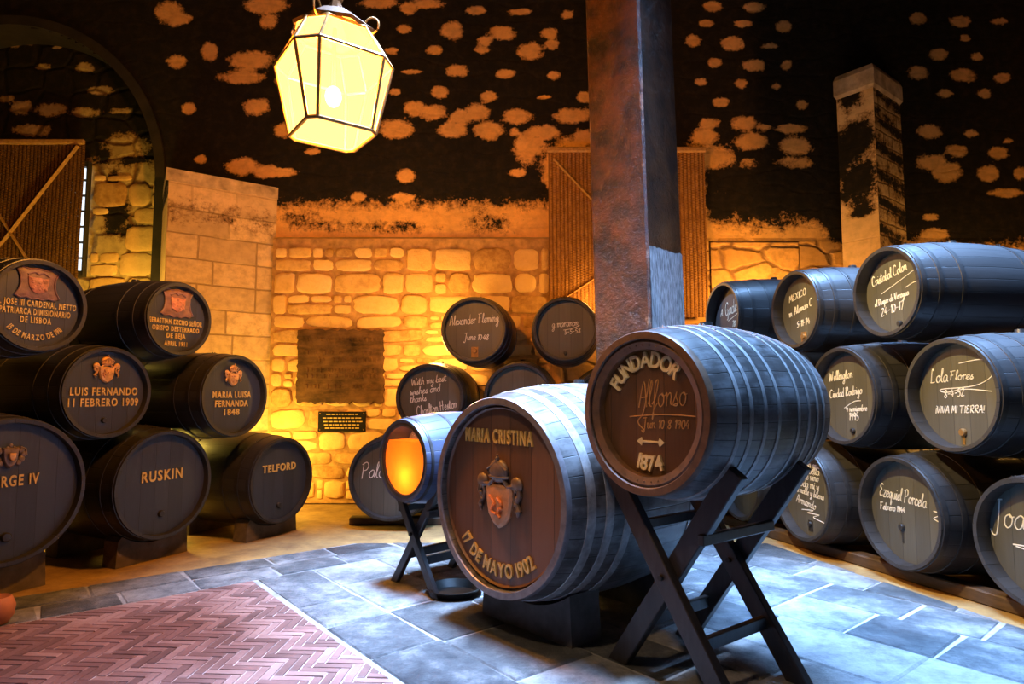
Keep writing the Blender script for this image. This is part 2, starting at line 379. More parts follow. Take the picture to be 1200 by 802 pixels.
HW = {
 'a': "3.5,3.4 2.2,4 .6,2.8 .4,1 1.5,0 2.8,.8 3.5,3.4 3.4,1 4.2,.2", 'b': "0,.5 1,6 1.2,8 .7,5 .8,.4 2,0 3.3,1.2 3,3.2 1.8,3.4",
 'c': "3.2,3.2 2,4 .6,2.6 .7,.7 2,0 3.6,.9", 'd': "3.2,3.2 2,4 .6,2.6 .7,.6 2,0 3.2,1.2 3.8,8.2 3.4,1.2 4.3,.2",
 'e': "0,.8 2,2.1 3,3.1 2.2,4 .8,3 .7,1 1.8,0 3.6,1", 'f': "0,.8 1.8,3 2.9,7.4 2,8.2 1.3,6 1,-2.6 .5,-3.6 1.2,-1 2.8,1",
 'g': "3.4,3.4 2,4 .6,2.6 .8,.8 2.2,.6 3.4,3.6 3.1,-2.6 2,-4 .8,-3 2.4,-1 4.2,.8", 'h': "0,.8 1.5,6.6 1.3,8 .8,6 .7,0 1,2.6 2.4,4 3.2,3 3,.8 4.1,.2",
 'i': "0,.8 1,4 .9,.6 1.9,.2|1.1,5.8 1.3,6.1", 'j': "0,1 1.2,4 1,-2.6 .2,-4 -.6,-3 1.6,.4|1.2,5.8 1.4,6.1",
 'k': "0,.8 1.4,6.6 1.2,8 .8,6 .7,0 1,2.4 2.8,3.8 1.4,2.2 3.4,.1", 'l': "0,.8 1.7,6.4 1.3,8.2 .7,6 .8,.8 2,.2",
 'm': "0,3.2 .7,4 .8,0 1,2.6 2,4 2.6,3 2.5,0 2.8,2.8 3.8,4 4.5,3 4.4,.8 5.3,.2", 'n': "0,3.2 .7,4 .8,0 1,2.6 2.2,4 3,3 2.9,.8 3.9,.2",
 'o': "2.4,4 .8,3.2 .5,1.2 1.6,0 3,.8 3.3,2.8 2.2,4 2.6,3.2 4,3.4", 'p': "0,2 .9,4 .6,-4 .9,2.6 2.2,4 3.4,2.6 2.8,.5 1.2,.4 3.9,.4",
 'q': "3.4,3.4 2,4 .6,2.6 .8,.6 2.2,.4 3.4,3.6 3.2,-4 4.2,-2", 'r': "0,2.4 .9,4.2 1,0 1.1,2.6 2.2,3.9 3.2,3.4", 's': "0,.6 1.9,4.2 1.6,2.6 2.6,1.2 1.8,0 .4,.3 3,.8",
 't': "0,1 1.4,7 1,.9 1.8,0 3,.8|-.2,4.8 2.8,5.1", 'u': "0,3 .5,4 .6,1 1.6,0 2.8,1.2 3.2,4 3.1,.8 4.1,.2", 'v': "0,3.4 .6,4 1.4,0 2.8,3.4 2.6,4.2 3.8,3.6",
 'w': "0,3.4 .6,4 1.2,0 2.4,3 3.2,0 4.6,3.6 4.4,4.2 5.4,3.8", 'x': "0,3.6 3.2,.1|3,4 .2,0", 'y': "0,3 .6,4 .8,1.2 1.8,.6 3.2,4 2.8,-2.6 1.8,-4 .8,-3 3.9,.4", 'z': "0,4 2.8,4 .2,.1 3.2,0",
 'A': "0,0 2.2,8 4.2,0|.6,3 4,3.2", 'B': "0.6,0 .8,8 3.4,7.4 3,4.6 .8,4.2 3.9,3.4 3.8,.6 .6,0", 'C': "4.2,6.6 2.8,8 .8,6.4 .2,2.6 1.6,.2 4.4,1", 'D': "0.8,0 1,8|0,7.6 2.8,8 4.6,5.6 4,1.4 .4,0",
 'E': "3.8,7.4 1.6,8 .6,6 2.2,4.4 .4,2.4 1,.2 4,.8", 'F': "1,0 1.2,8|0,7.6 4.4,8.2|.6,4.2 3,4.4", 'G': "4.2,6.4 2.8,8 .8,6.4 .2,2.8 1.8,.2 3.8,1.4 4,3.4 2.4,3.4|4,3.4 3.8,-1.4 2.2,-2.4", 'H': "0.8,8 .6,0|4,8.2 3.8,0|-.2,4 5,4.4",
 'I': "0.6,0 .8,8", 'J': "0.6,7.6 4,8|3,8 2.8,-1.4 1.4,-2.8 0,-1.2", 'L': "2.6,7 1.6,8.2 1,5 .8,.6 .2,.2 1.6,0 4,.4", 'M': "0.2,0 .8,8 2.4,2.4 4.2,8.2 4.8,0", 'N': "0.2,0 .6,8 3.6,.4 4,8.2",
 'O': "2.4,8 .6,6 .4,2 2.2,0 4.2,2 4.2,6 2.4,8", 'P': "0.8,-.4 1,8|0,7 2.8,8.2 4.2,6.4 3.2,4.2 1,3.8", 'R': "0.8,0 1,8|0,7.4 2.8,8.2 4,6.6 3,4.6 1,4.2 4.4,0", 'S': "3.6,7 2.4,8 .8,6.8 1.4,4.8 3.4,3 2.8,.6 1,0 0,1.2", 'T': "2.2,0 2.4,8|0,7.8 5,8.2",
 'V': "0,8 1.8,0 4,8.4", 'W': "0,7.6 1.2,0 2.8,6 4,0 6,8.2", 'X': "0,8 4,0|3.8,8.2 0,0", 'Y': "0,8 2,4.4 4,8.2|2,4.4 1.6,0",
 '0': "1.6,6 .4,4.4 .4,1.4 1.6,0 2.8,1.6 2.8,4.6 1.6,6", '1': "0.4,4.6 1.2,6 1.1,0", '2': "0.2,4.8 1.4,6 2.6,4.6 .2,.1 3,.2", '3': "0.2,5.4 1.6,6 2.6,4.8 1.2,3.2 2.8,1.6 1.6,0 .2,.6", '4': "1.8,6 .2,2.2 3.2,2.4|2.4,4 2.2,0", '5': "2.8,6 .8,5.8 .6,3.4 2.2,3.4 2.6,1.2 1.4,0 .2,.4",
 '6': "2.4,6 .8,3.6 .5,1.2 1.6,0 2.7,1.2 1.8,2.9 .6,1.8", '7': "0.2,5.8 2.8,6 1.2,0", '8': "1.6,3.2 .5,4.6 1.6,6 2.6,4.8 .5,1.4 1.6,0 2.8,1.3 1.6,3.2", '9': "2.7,4.6 1.4,6 .4,4.4 1.4,3 2.7,4.6 2.2,0",
 '-': "0.3,2.8 2.2,2.9", '.': "0.3,0 .7,.2", "'": "0.4,7.6 .2,6.2", '!': "0.6,8 .6,2.4|.6,.2 .7,.5", '\u00a1': "0.6,6 .5,-1|.6,8 .7,8.2", '\u00b7': "0.3,2.6 .7,2.8", '/': "0,0 2,7",
 '\u00e9': "0,.8 2,2.1 3,3.1 2.2,4 .8,3 .7,1 1.8,0 3.6,1|1.8,5.4 2.8,6.8",
}
def spline(pts, n=5):
    out = []
    for i in range(len(pts) - 1):
        p0 = pts[max(i - 1, 0)]; p1 = pts[i]; p2 = pts[i + 1]; p3 = pts[min(i + 2, len(pts) - 1)]
        for k in range(n):
            t = k / n; o = []
            for a in (0, 1):
                o.append(.5 * (2 * p1[a] + (p2[a] - p0[a]) * t + (2 * p0[a] - 5 * p1[a] + 4 * p2[a] - p3[a]) * t * t + (3 * p1[a] - p0[a] - 3 * p2[a] + p3[a]) * t ** 3))
            out.append(tuple(o))
    out.append(pts[-1]); return out
def hand_strokes(text):
    x = 0; res = []
    for ch in text:
        if ch == ' ': x += 2.6; continue
        g = HW[ch]; mx = 0
        for st in g.split('|'):
            pts = [tuple(map(float, p.split(','))) for p in st.split()]
            res.append([(x + a, b) for a, b in spline(pts)]); mx = max(mx, max(p[0] for p in pts))
        x += mx + (.05 if ch.islower() else .9)
    return res, x
def stroke(mb, pts, w, y, th=.003):
    """flat chalk line lying on the plane y"""
    n = len(pts)
    if n < 2: return
    vs = []; fs = []
    for i, (x, z) in enumerate(pts):
        a = pts[max(i - 1, 0)]; b = pts[min(i + 1, n - 1)]; dx, dz = b[0] - a[0], b[1] - a[1]; L = math.hypot(dx, dz) or 1
        nx, nz = -dz / L * w / 2, dx / L * w / 2
        vs += [(x + nx, y, z + nz), (x - nx, y, z - nz), (x + nx * .6, y - th, z + nz * .6), (x - nx * .6, y - th, z - nz * .6)]
    for i in range(n - 1):
        a, b = i * 4, i * 4 + 4
        fs += [[a + 2, a + 3, b + 3, b + 2], [a, a + 2, b + 2, b], [a + 3, a + 1, b + 1, b + 3]]
    fs += [[0, 1, 3, 2], [n * 4 - 4, n * 4 - 2, n * 4 - 1, n * 4 - 3]]
    mb.add(vs, fs)
def handwrite(mb, text, x0, z0, width, y, w=.009, rot=0, slant=.18, hmul=1.0, u=1.0, zc=0.0):
    """text starts at (x0,z0) (units u), total width, baseline rotated by rot degrees"""
    st, tot = hand_strokes(text); k = width / tot; c, s_ = math.cos(math.radians(rot)), math.sin(math.radians(rot))
    for pts in st:
        q = []
        for a, b in pts:
            X = (a + b * slant) * k; Z = b * k * hmul
            q.append(((x0 + X * c - Z * s_) * u, zc + (z0 + X * s_ + Z * c) * u))
        stroke(mb, q, w, y)

# ------------------------------------------------------------------ ROOM SHELL
YB = 7.4                     # back wall
def wall_grid(name, origin, ux, width, height, res, moldf, plasterf, mat, uoff=0.0, keep=None):
    """vertical wall: origin at its foot, ux = horizontal unit vector; moldf(U,Z) arrays"""
    nu, nz = int(width / res) + 1, int(height / res) + 1
    U, Z = np.meshgrid(np.linspace(0, width, nu), np.linspace(0, height, nz))
    mold = np.clip(moldf(U, Z), -1.5, 1.5).ravel(); pl = np.clip(plasterf(U, Z), 0, 1).ravel()
    vs = [(origin[0] + ux[0] * u, origin[1] + ux[1] * u, origin[2] + z) for u, z in zip(U.ravel(), Z.ravel())]
    fs = []; uvs = {}
    for j in range(nz - 1):
        for i in range(nu - 1):
            if keep and not keep((i + .5) * width / (nu - 1), (j + .5) * height / (nz - 1)): continue
            a = j * nu + i; fs.append((a, a + 1, a + nu + 1, a + nu))
    me = bpy.data.meshes.new(name); me.from_pydata(vs, [], fs)
    uvl = me.uv_layers.new(name='UVMap'); lv = np.empty(len(me.loops), dtype=np.int32); me.loops.foreach_get('vertex_index', lv)
    co = np.stack([U.ravel()[lv] + uoff, Z.ravel()[lv]], 1).astype(np.float32).ravel(); uvl.data.foreach_set('uv', co)
    for nm, arr in (('mold', mold), ('plaster', pl)):
        at = me.attributes.new(nm, 'FLOAT', 'POINT'); at.data.foreach_set('value', arr.astype(np.float32))
    me.materials.append(mat); o = bpy.data.objects.new(name, me); COL.objects.link(o)
    return struct(o)

def ell(U, Z, lst, project):
    """min over ellipses of (normalised distance - 1); lst in photo pixels, project -> (u,z,ru,rz)"""
    best = np.full(U.shape, 9.0)
    for e in lst:
        u, z, ru, rz = project(*e)
        d = np.sqrt(((U - u) / ru) ** 2 + ((Z - z) / rz) ** 2) - 1
        best = np.minimum(best, d)
    return best
def zoomed(lst, ox, oy, s): return [(ox + a / s, oy + b / s, c / s, d / s) for a, b, c, d in lst]

PB = zoomed([(185,145,38,25),(425,155,65,45),(685,165,65,38),(915,165,45,28),(550,52,55,24),(770,60,65,18),(1008,72,38,22),(820,258,70,45),(340,252,42,25),(575,252,40,20),(590,205,40,22),(930,225,38,28),(125,255,35,18),(455,355,60,32),(225,362,55,14),(695,372,50,24),(938,378,38,22),(365,465,50,30),(612,485,42,26),(890,488,35,10),(1095,490,38,30),(140,462,35,16),(240,545,55,40),(330,565,70,40),(560,560,60,45),(470,590,60,40),(430,650,75,45),(610,655,75,48),(150,650,90,50),(755,585,75,42),(1040,580,100,40),(890,665,85,38),(740,665,26,18),(1090,695,60,45),(820,730,85,60),(210,40,45,35),(60,15,90,30),(290,20,90,25)], 430, 0, 4.286)
PB += zoomed([(700,50,60,45),(740,80,55,28),(730,255,45,28),(870,215,38,42),(1040,250,95,40),(1000,320,95,28),(1060,440,60,35),(780,450,30,25),(1000,690,60,40),(830,660,30,18),(1100,710,60,30),(1100,20,90,40),(1110,90,40,30),(1180,330,50,30),(1170,540,40,30)], 0, 0, 3.53)
PB += zoomed([(180,30,45,26),(380,35,50,26),(150,110,38,18),(325,112,50,18),(515,125,35,30),(90,190,42,28),(275,205,55,33),(450,215,40,14),(190,295,35,25),(375,308,58,30),(525,305,25,25),(125,385,30,18),(312,393,33,23),(478,405,20,18),(220,480,40,24),(600,492,26,24),(165,580,50,28),(330,580,62,34),(420,600,40,12),(550,605,85,22),(145,645,62,40),(360,665,75,42),(570,690,75,45),(200,740,90,55),(350,770,50,25),(560,765,90,28)], 790, 0, 4.01)
PB += zoomed([(740,115,28,22),(1065,108,28,14),(600,178,25,14),(730,178,35,14),(465,45,25,12),(260,90,50,25),(370,105,50,15),(1095,30,40,50),(1170,90,30,60)], 180, 160, 2.5)
PB += [(812, 215, 14, 45), (670, 200, 34, 40)]
DARKB = zoomed([(520,262,130,20),(700,266,130,20),(985,255,75,34),(420,240,60,30)], 180, 160, 2.5) 
PN = zoomed([(350,280,40,22),(415,375,55,18),(90,445,45,28),(210,455,75,25),(350,465,65,20),(130,540,80,25),(500,460,50,10),(520,610,90,55),(575,715,60,55),(455,735,45,55),(310,160,30,14),(235,195,20,8),(435,40,28,12),(30,410,30,15),(60,160,100,30),(180,275,30,12)], 0, 0, 3.53)
PR = zoomed([(95,58,26,20),(228,68,34,17),(350,68,25,12),(245,120,17,12),(160,172,28,20),(280,178,20,12),(95,228,33,22),(238,236,38,22),(360,244,30,16),(180,292,26,12),(303,293,22,16),(133,413,36,24),(262,418,22,14),(378,440,18,8),(218,473,33,20),(350,480,32,20),(140,510,50,25),(185,540,45,32),(315,543,33,28),(415,545,20,22),(370,605,55,14),(135,682,30,10),(150,735,45,20)], 1040, 0, 2.675)

M['wall'] = wall_mat('mouldy_rubble_wall', (.76, .40, .13), (.24, .12, .05), .44, .23, .022, .09, .022, rubble=True)
M['ashlar'] = wall_mat('ashlar_pier', (.70, .46, .25), (.34, .21, .11), .62, .27, .012, .012, .012)
M['niche'] = wall_mat('niche_rubble_wall', (.58, .42, .20), (.16, .08, .03), .42, .30, .03, .07, .03, rubble=True)

XL, XR = -7.2, 7.0
def proj_back(yw, x0):
    def f(px, py, rx, ry):
        p = P(px, py, yw); q = P(px + rx, py - ry, yw)
        return p.x - x0, p.z, max(abs(q.x - p.x), .02), max(abs(q.z - p.z), .02)
    return f
ZL = P(480, 281, YB).z       # top of the thicker lower wall
def mold_back(U, Z):
    pj = proj_back(YB, XL)
    zb = P(480, 238, YB).z
    zb = np.interp(U + XL, [P(p, 250, YB).x for p in (320, 640, 700, 820, 960, 985, 1075, 1130, 1200)], [P(600, p, YB).z for p in (238, 238, 225, 225, 262, 290, 280, 287, 285)]); base = np.clip((Z - zb) / .15, -1.5, 1.3)
    dk2 = ell(U, Z, [(895, 228, 66, 34), (845, 240, 22, 20)], pj)
    d = ell(U, Z, PB + PR, pj); f = np.minimum(base, d * 2.3)
    dk = ell(U, Z, DARKB, pj)
    X = U + XL
    # right of the window the plaster starts lower, left of it the mould is a long dark band
    f = np.maximum(f, np.clip(-dk2 * 1.6, -1.5, 1))
    f = np.where((Z > ZL - .05), np.maximum(f, np.clip(-dk * 1.0 - .55, -1.5, -.08)), f)
    return f
def plaster_back(U, Z): return np.clip((Z - ZL + .02) / .03, 0, 1) * .85
# arched niche on the left: centre and radius in the back wall plane
ac = P(0, 215, YB); ARX = P(183, 215, YB).x - ac.x; ARZ = P(0, 30, YB).z - ac.z
def in_niche(x, z):
    if x > ac.x + ARX or x < ac.x - ARX: return False
    if z <= ac.z: return True
    return ((x - ac.x) / ARX) ** 2 + ((z - ac.z) / ARZ) ** 2 < 1
wall_grid('wall_back', (XL, YB, 0), (1, 0), XR - XL, 6.3, .045, mold_back, plaster_back, M['wall'], keep=lambda u, z: not in_niche(u + XL, z))
# projecting lower course of the back wall
x0 = P(322, 281, YB).x; x1 = P(646, 281, YB).x
def lower_course(name, xa, xb, zt, yoff, mat):
    w = xb - xa
    o = wall_grid(name, (xa, YB - yoff, 0), (1, 0), w, zt, .06, lambda U, Z: np.full(U.shape, -1.5) , lambda U, Z: np.zeros(U.shape) + .0, mat, uoff=xa)
    mb = MB(); mb.add([(xa, YB - yoff, zt), (xb, YB - yoff, zt), (xb, YB + .01, zt + .035), (xa, YB + .01, zt + .035),
                       (xb, YB - yoff, 0), (xb, YB + .01, 0)], [[0, 1, 2, 3], [1, 4, 5, 2]])
    c = mb.build('trim_ledge', simple(name + '_ledge_stone', (.55, .38, .2), .9, 0, .3, 8, bump=.5)); struct(c); return o
M['mortar_wall'] = simple('brown_rubble_mortar', (.44, .24, .10), .95, 0, .45, 9, bump=1.0, spec=.2)
lower_course('wall_back_base', x0, x1, ZL, .05, M['mortar_wall'])
xa = P(832, 285, YB).x
lower_course('wall_back_panel', xa, 3.35, P(880, 285, YB).z, .02, M['wall'])
M['stones'] = None
def stone_facing(name, xa, xb, z0, z1, y, mat, hmin=.15, hmax=.27, wmin=.2, wmax=.58, seed=3, skip=None):
    # coursed rubble: every stone is a rounded irregular block standing proud of the mortar
    rnd = random.Random(seed); mb = MB(); tone = []; z = z0
    while z < z1 - .05:
        h = min(rnd.uniform(hmin, hmax), z1 - z)
        if z1 - z - h < .08: h = z1 - z
        x = xa - rnd.uniform(0, .2)
        while x < xb:
            w = rnd.uniform(wmin, wmax); parts = [(x, z, w, h)]
            r = rnd.random()
            if r < .16: parts = [(x, z, w, h * .55), (x, z + h * .55, w * .5, h * .45), (x + w * .5, z + h * .55, w * .5, h * .45)]
            elif r < .30: parts = [(x, z, w * .7, h), (x + w * .7, z, w * .3, h * .5), (x + w * .7, z + h * .5, w * .3, h * .5)]
            x += w
            for px_, pz_, pw, ph in parts:
                cx_, cz_ = px_ + pw / 2, pz_ + ph / 2
                if cx_ - pw / 2 < xa or cx_ + pw / 2 > xb: 
                    l_, r_ = max(px_, xa), min(px_ + pw, xb)
                    if r_ - l_ < .06: continue
                    cx_, pw = (l_ + r_) / 2, r_ - l_
                if skip and skip(cx_, cz_): continue
                g = rnd.uniform(.005, .016); a_, b_ = pw / 2 - g, ph / 2 - g
                if a_ < .02 or b_ < .02: continue
                n = 18; pts = []; ex = rnd.uniform(3.2, 6.5); tl = rnd.uniform(-.05, .05)
                for i in range(n):
                    t_ = 2 * PI * i / n; c_, s_ = math.cos(t_), math.sin(t_); rr = (abs(c_) ** ex + abs(s_) ** ex) ** (-1 / ex) * rnd.uniform(.93, 1.03)
                    pts.append((a_ * c_ * rr, b_ * s_ * rr + tl * a_ * c_ * rr))
                d = rnd.uniform(.010, .034)
                vs = []
                for k_, dep in ((1, -.005), (.97, d * .5), (.88, d * .9), (.6, d * rnd.uniform(.95, 1.15))):
                    vs += [(cx_ + p_[0] * k_, y - dep, cz_ + p_[1] * k_) for p_ in pts]
                fs = []
                for k_ in range(3): fs += [[k_ * n + i, k_ * n + (i + 1) % n, (k_ + 1) * n + (i + 1) % n, (k_ + 1) * n + i] for i in range(n)]
                fs.append([3 * n + i for i in range(n)])
                mb.add(vs, fs, True); tone += [rnd.random()] * len(vs)
        z += h
    o = mb.build(name, mat); struct(o)
    o.data.attributes.new('tone', 'FLOAT', 'POINT').data.foreach_set('value', np.array(tone, dtype=np.float32))
t = NT('pale_rubble_stone'); co = t.coord('Object'); at = t.n('ShaderNodeAttribute', attribute_name='tone'); f = t.noise(co, 8, 8, .72); f2 = t.noise(co, 40, 4)
v = t.math('ADD', t.math('MULTIPLY', at.outputs['Fac'], .55), t.math('MULTIPLY', f, .75))
t.l(t.ramp(v, [(.30, (.36, .18, .065)), (.55, (.70, .42, .16)), (.9, (.86, .56, .25))]), t.b.inputs['Base Color']); t.bump(t.math('ADD', f, t.math('MULTIPLY', f2, .3)), .8, .02); t.set(.9, 0, .2); M['stones'] = t.m
stone_facing('wall_back_stones', x0 + .02, x1 - .02, .04, ZL - .10, YB - .05, M['stones'], seed=5)
# niche back wall and its curved reveal
YN = YB + .42
def mold_niche(U, Z):
    pj = proj_back(YN, XL)
    X = U + XL; zb = P(0, 190, YN).z
    f = np.clip((Z - zb) / .2, -1.5, 1.2); d = ell(U, Z, PN, pj)
    f = np.minimum(f, d * 1.6)
    dk = ell(U, Z, zoomed([(470,745,26,40),(560,660,60,14),(430,640,30,24)], 0, 0, 3.53) + zoomed([(320,590,40,55),(365,640,40,20)], 0, 0, 2.358), pj)
    return np.maximum(f, np.clip(-dk * 1.6, -1.5, .9))
wall_grid('wall_niche', (XL, YN, 0), (1, 0), 3.6, 6.3, .045, mold_niche, lambda U, Z: np.zeros(U.shape), M['niche'])
stone_facing('wall_niche_stones', P(100, 400, YN).x, P(186, 400, YN).x, .04, P(140, 205, YN).z, YN, M['stones'], .2, .36, .28, .62, 9, skip=lambda x, z: P(116, 400, YN).x < x < P(160, 400, YN).x and P(130, 288, YN).z < z < P(130, 232, YN).z)
mb = MB(); ring = []
for k in range(41):
    a = PI * k / 40; ring.append((ac.x + ARX * math.cos(a), ac.z + ARZ * math.sin(a)))
ring = [(ac.x + ARX, 0)] + ring + [(ac.x - ARX, 0)]
vs = [(x, YB - .03, z) for x, z in ring] + [(x, YN + .02, z) for x, z in ring]; n = len(ring)
mb.add(vs, [[i, i + 1, n + i + 1, n + i] for i in range(n - 1)], True)
# raised rim of the arch
vs = []
for x, z in ring:
    dx, dz = (x - ac.x), max(z - ac.z, 0); k = 1.06
    vs += [(x, YB - .03, z), (ac.x + dx * k, YB - .03, ac.z + dz * k if z > ac.z else z), (ac.x + dx * k, YB + .01, ac.z + dz * k if z > ac.z else z)]
mb.add(vs, [[i * 3, i * 3 + 1, i * 3 + 4, i * 3 + 3] for i in range(n - 1)] + [[i * 3 + 1, i * 3 + 2, i * 3 + 5, i * 3 + 4] for i in range(n - 1)])
struct(mb.build('trim_arch', simple('mouldy_arch_plaster', (.020, .014, .010), .9, 0, .6, 4, bump=.6)))

# angled pier between niche and back wall
A = Vector((P(323, 300, YB).x, YB, 0)); pz = P(323, 223, YB).z
Bp = Vector((P(194, 300, 6.72).x, 6.72, 0)); dirp = (Bp - A).normalized(); lenp = (Bp - A).length
nrm = Vector((dirp.y, -dirp.x, 0));
if nrm.y > 0: nrm = -nrm
def mold_pier(U, Z):
    d = np.abs(Z - P(260, 252, 7.0).z) / .2 - 1
    return np.where(Z > pz - .72, np.clip(-.9 - d * .8, -1.5, -.35), -1.5)
wl = lenp
wall_grid('wall_pier', (Bp.x, Bp.y, 0), (-dirp.x, -dirp.y), wl, pz, .06, mold_pier, lambda U, Z: np.clip((Z - pz + .35) / .05, 0, 1) * .5, M['ashlar'])
Bb = Vector((P(180, 460, 7.55).x, 7.55, 0)); side = (Bb - Bp).normalized(); sl = (Bb - Bp).length
wall_grid('wall_pier_side', (Bb.x, Bb.y, 0), (-side.x, -side.y), sl, pz, .06, lambda U, Z: np.where(Z > pz - .25, .3, -1.5), lambda U, Z: np.zeros(U.shape) + .6, M['ashlar'])
mb = MB()
capst = [Bp + nrm * .03 - dirp * -.03, A + nrm * .03, A - nrm * .1 + Vector((.0, .1, 0)), Bb]
mb.add([(p.x, p.y, pz - .12) for p in capst] + [(p.x, p.y, pz + .02) for p in capst],
       [[4, 5, 6, 7], [0, 1, 5, 4], [1, 2, 6, 5], [2, 3, 7, 6], [3, 0, 4, 7]])
struct(mb.build('trim_pier_cap', simple('pier_cap_stone', (.50, .34, .2), .9, 0, .45, 7, bump=.6)))

# pilaster on the right wall
c0 = Vector((4.06, 6.95, 0)); c1 = Vector((3.81, 7.27, 0))
RD = (c0 - c1).normalized(); RN = Vector((RD.y, -RD.x, 0))
if RN.y > 0: RN = -RN
pd = .80; RO = -(c0.dot(RN))
ptop = P(1021, 74, c0.y).z
wdt = (c0 - c1).length
def hit_pil(px, py):
    d = P(px, py, 1.0) - Vector((0, 0, CAMH)); t = RO / (-(d.x * RN.x + d.y * RN.y)); p = Vector((0, 0, CAMH)) + d * t
    return (p - c1).dot(RD), p.z
def mold_pil(U, Z):
    def pj(px, py, rx, ry):
        u, z = hit_pil(px, py); u2, z2 = hit_pil(px + rx, py - ry); return u, z, abs(u2 - u) + .02, abs(z2 - z) + .02
    L = zoomed([(525,270,28,45),(540,400,52,70),(548,520,52,70),(560,600,30,20),(500,450,20,80)], 780, 0, 2.431)
    return np.clip(-ell(U, Z, L, pj) * 1.5, -1.5, 1)
wall_grid('wall_pilaster', (c1.x, c1.y, 0), (RD.x, RD.y), wdt, ptop, .05, mold_pil, lambda U, Z: np.zeros(U.shape) + .8, M['ashlar'])
def mold_pils(U, Z):
    s = np.sin(Z * 19 + U * 3) * .5 + np.sin(Z * 41 + 1.7) * .3 - .1
    return np.where(Z > 2.4, np.clip(s, -1, .5), -1.0)
wall_grid('wall_pilaster_side', (c0.x, c0.y, 0), (-RN.x, -RN.y), pd + .02, ptop, .05, mold_pils, lambda U, Z: np.zeros(U.shape), wall_mat('pilaster_brick', (.60, .40, .22), (.16, .09, .05), .30, .15, .014, .03, .02))
mb = MB()
def ring4(off, z):
    a = c1 - RD * off + RN * off; b = c0 + RD * off + RN * off
    return [(*a.xy, z), (*b.xy, z), (*(b - RN * (pd + off)).xy, z), (*(a - RN * (pd + off)).xy, z)]
r = [ring4(0, ptop - .28), ring4(.022, ptop - .24), ring4(.022, ptop - .06), ring4(.0, ptop + .0)]
top = c0 * .5 + c1 * .5 - RN * pd * .75
vs = sum(r, []) + [(top.x, top.y, ptop + .16)]
fs = []
for j in range(3):
    for i in range(4): fs.append([j * 4 + i, j * 4 + (i + 1) % 4, j * 4 + 4 + (i + 1) % 4, j * 4 + 4 + i])
fs += [[12 + i, 12 + (i + 1) % 4, 16] for i in range(4)]
mb.add(vs, fs); struct(mb.build('trim_pilaster_cap', simple('pilaster_cap_plaster', (.46, .33, .24), .9, 0, .45, 7, bump=.6)))

# left wall (out of frame), ceiling
mb = MB(); mb.add([(6.9, -1, 0), (6.9, YN, 0), (6.9, YN, 6.3), (6.9, -1, 6.3)], [[0, 1, 2, 3]])
struct(mb.build('wall_right', simple('dark_right_wall', (.05, .04, .03), .9, 0, .4, 3)))
mb = MB(); mb.add([(-6.9, -1, 0), (-6.9, YN, 0), (-6.9, YN, 6.3), (-6.9, -1, 6.3)], [[0, 1, 2, 3]])
struct(mb.build('wall_left', simple('dark_left_wall', (.10, .07, .05), .9, 0, .4, 3)))
mb = MB(); mb.add([(-7.2, -1, 6.3), (7, -1, 6.3), (7, YN, 6.3), (-7.2, YN, 6.3)], [[0, 1, 2, 3]])
struct(mb.build('ceiling', simple('dark_ceiling', (.03, .022, .018), .9, 0, .4, 3)))

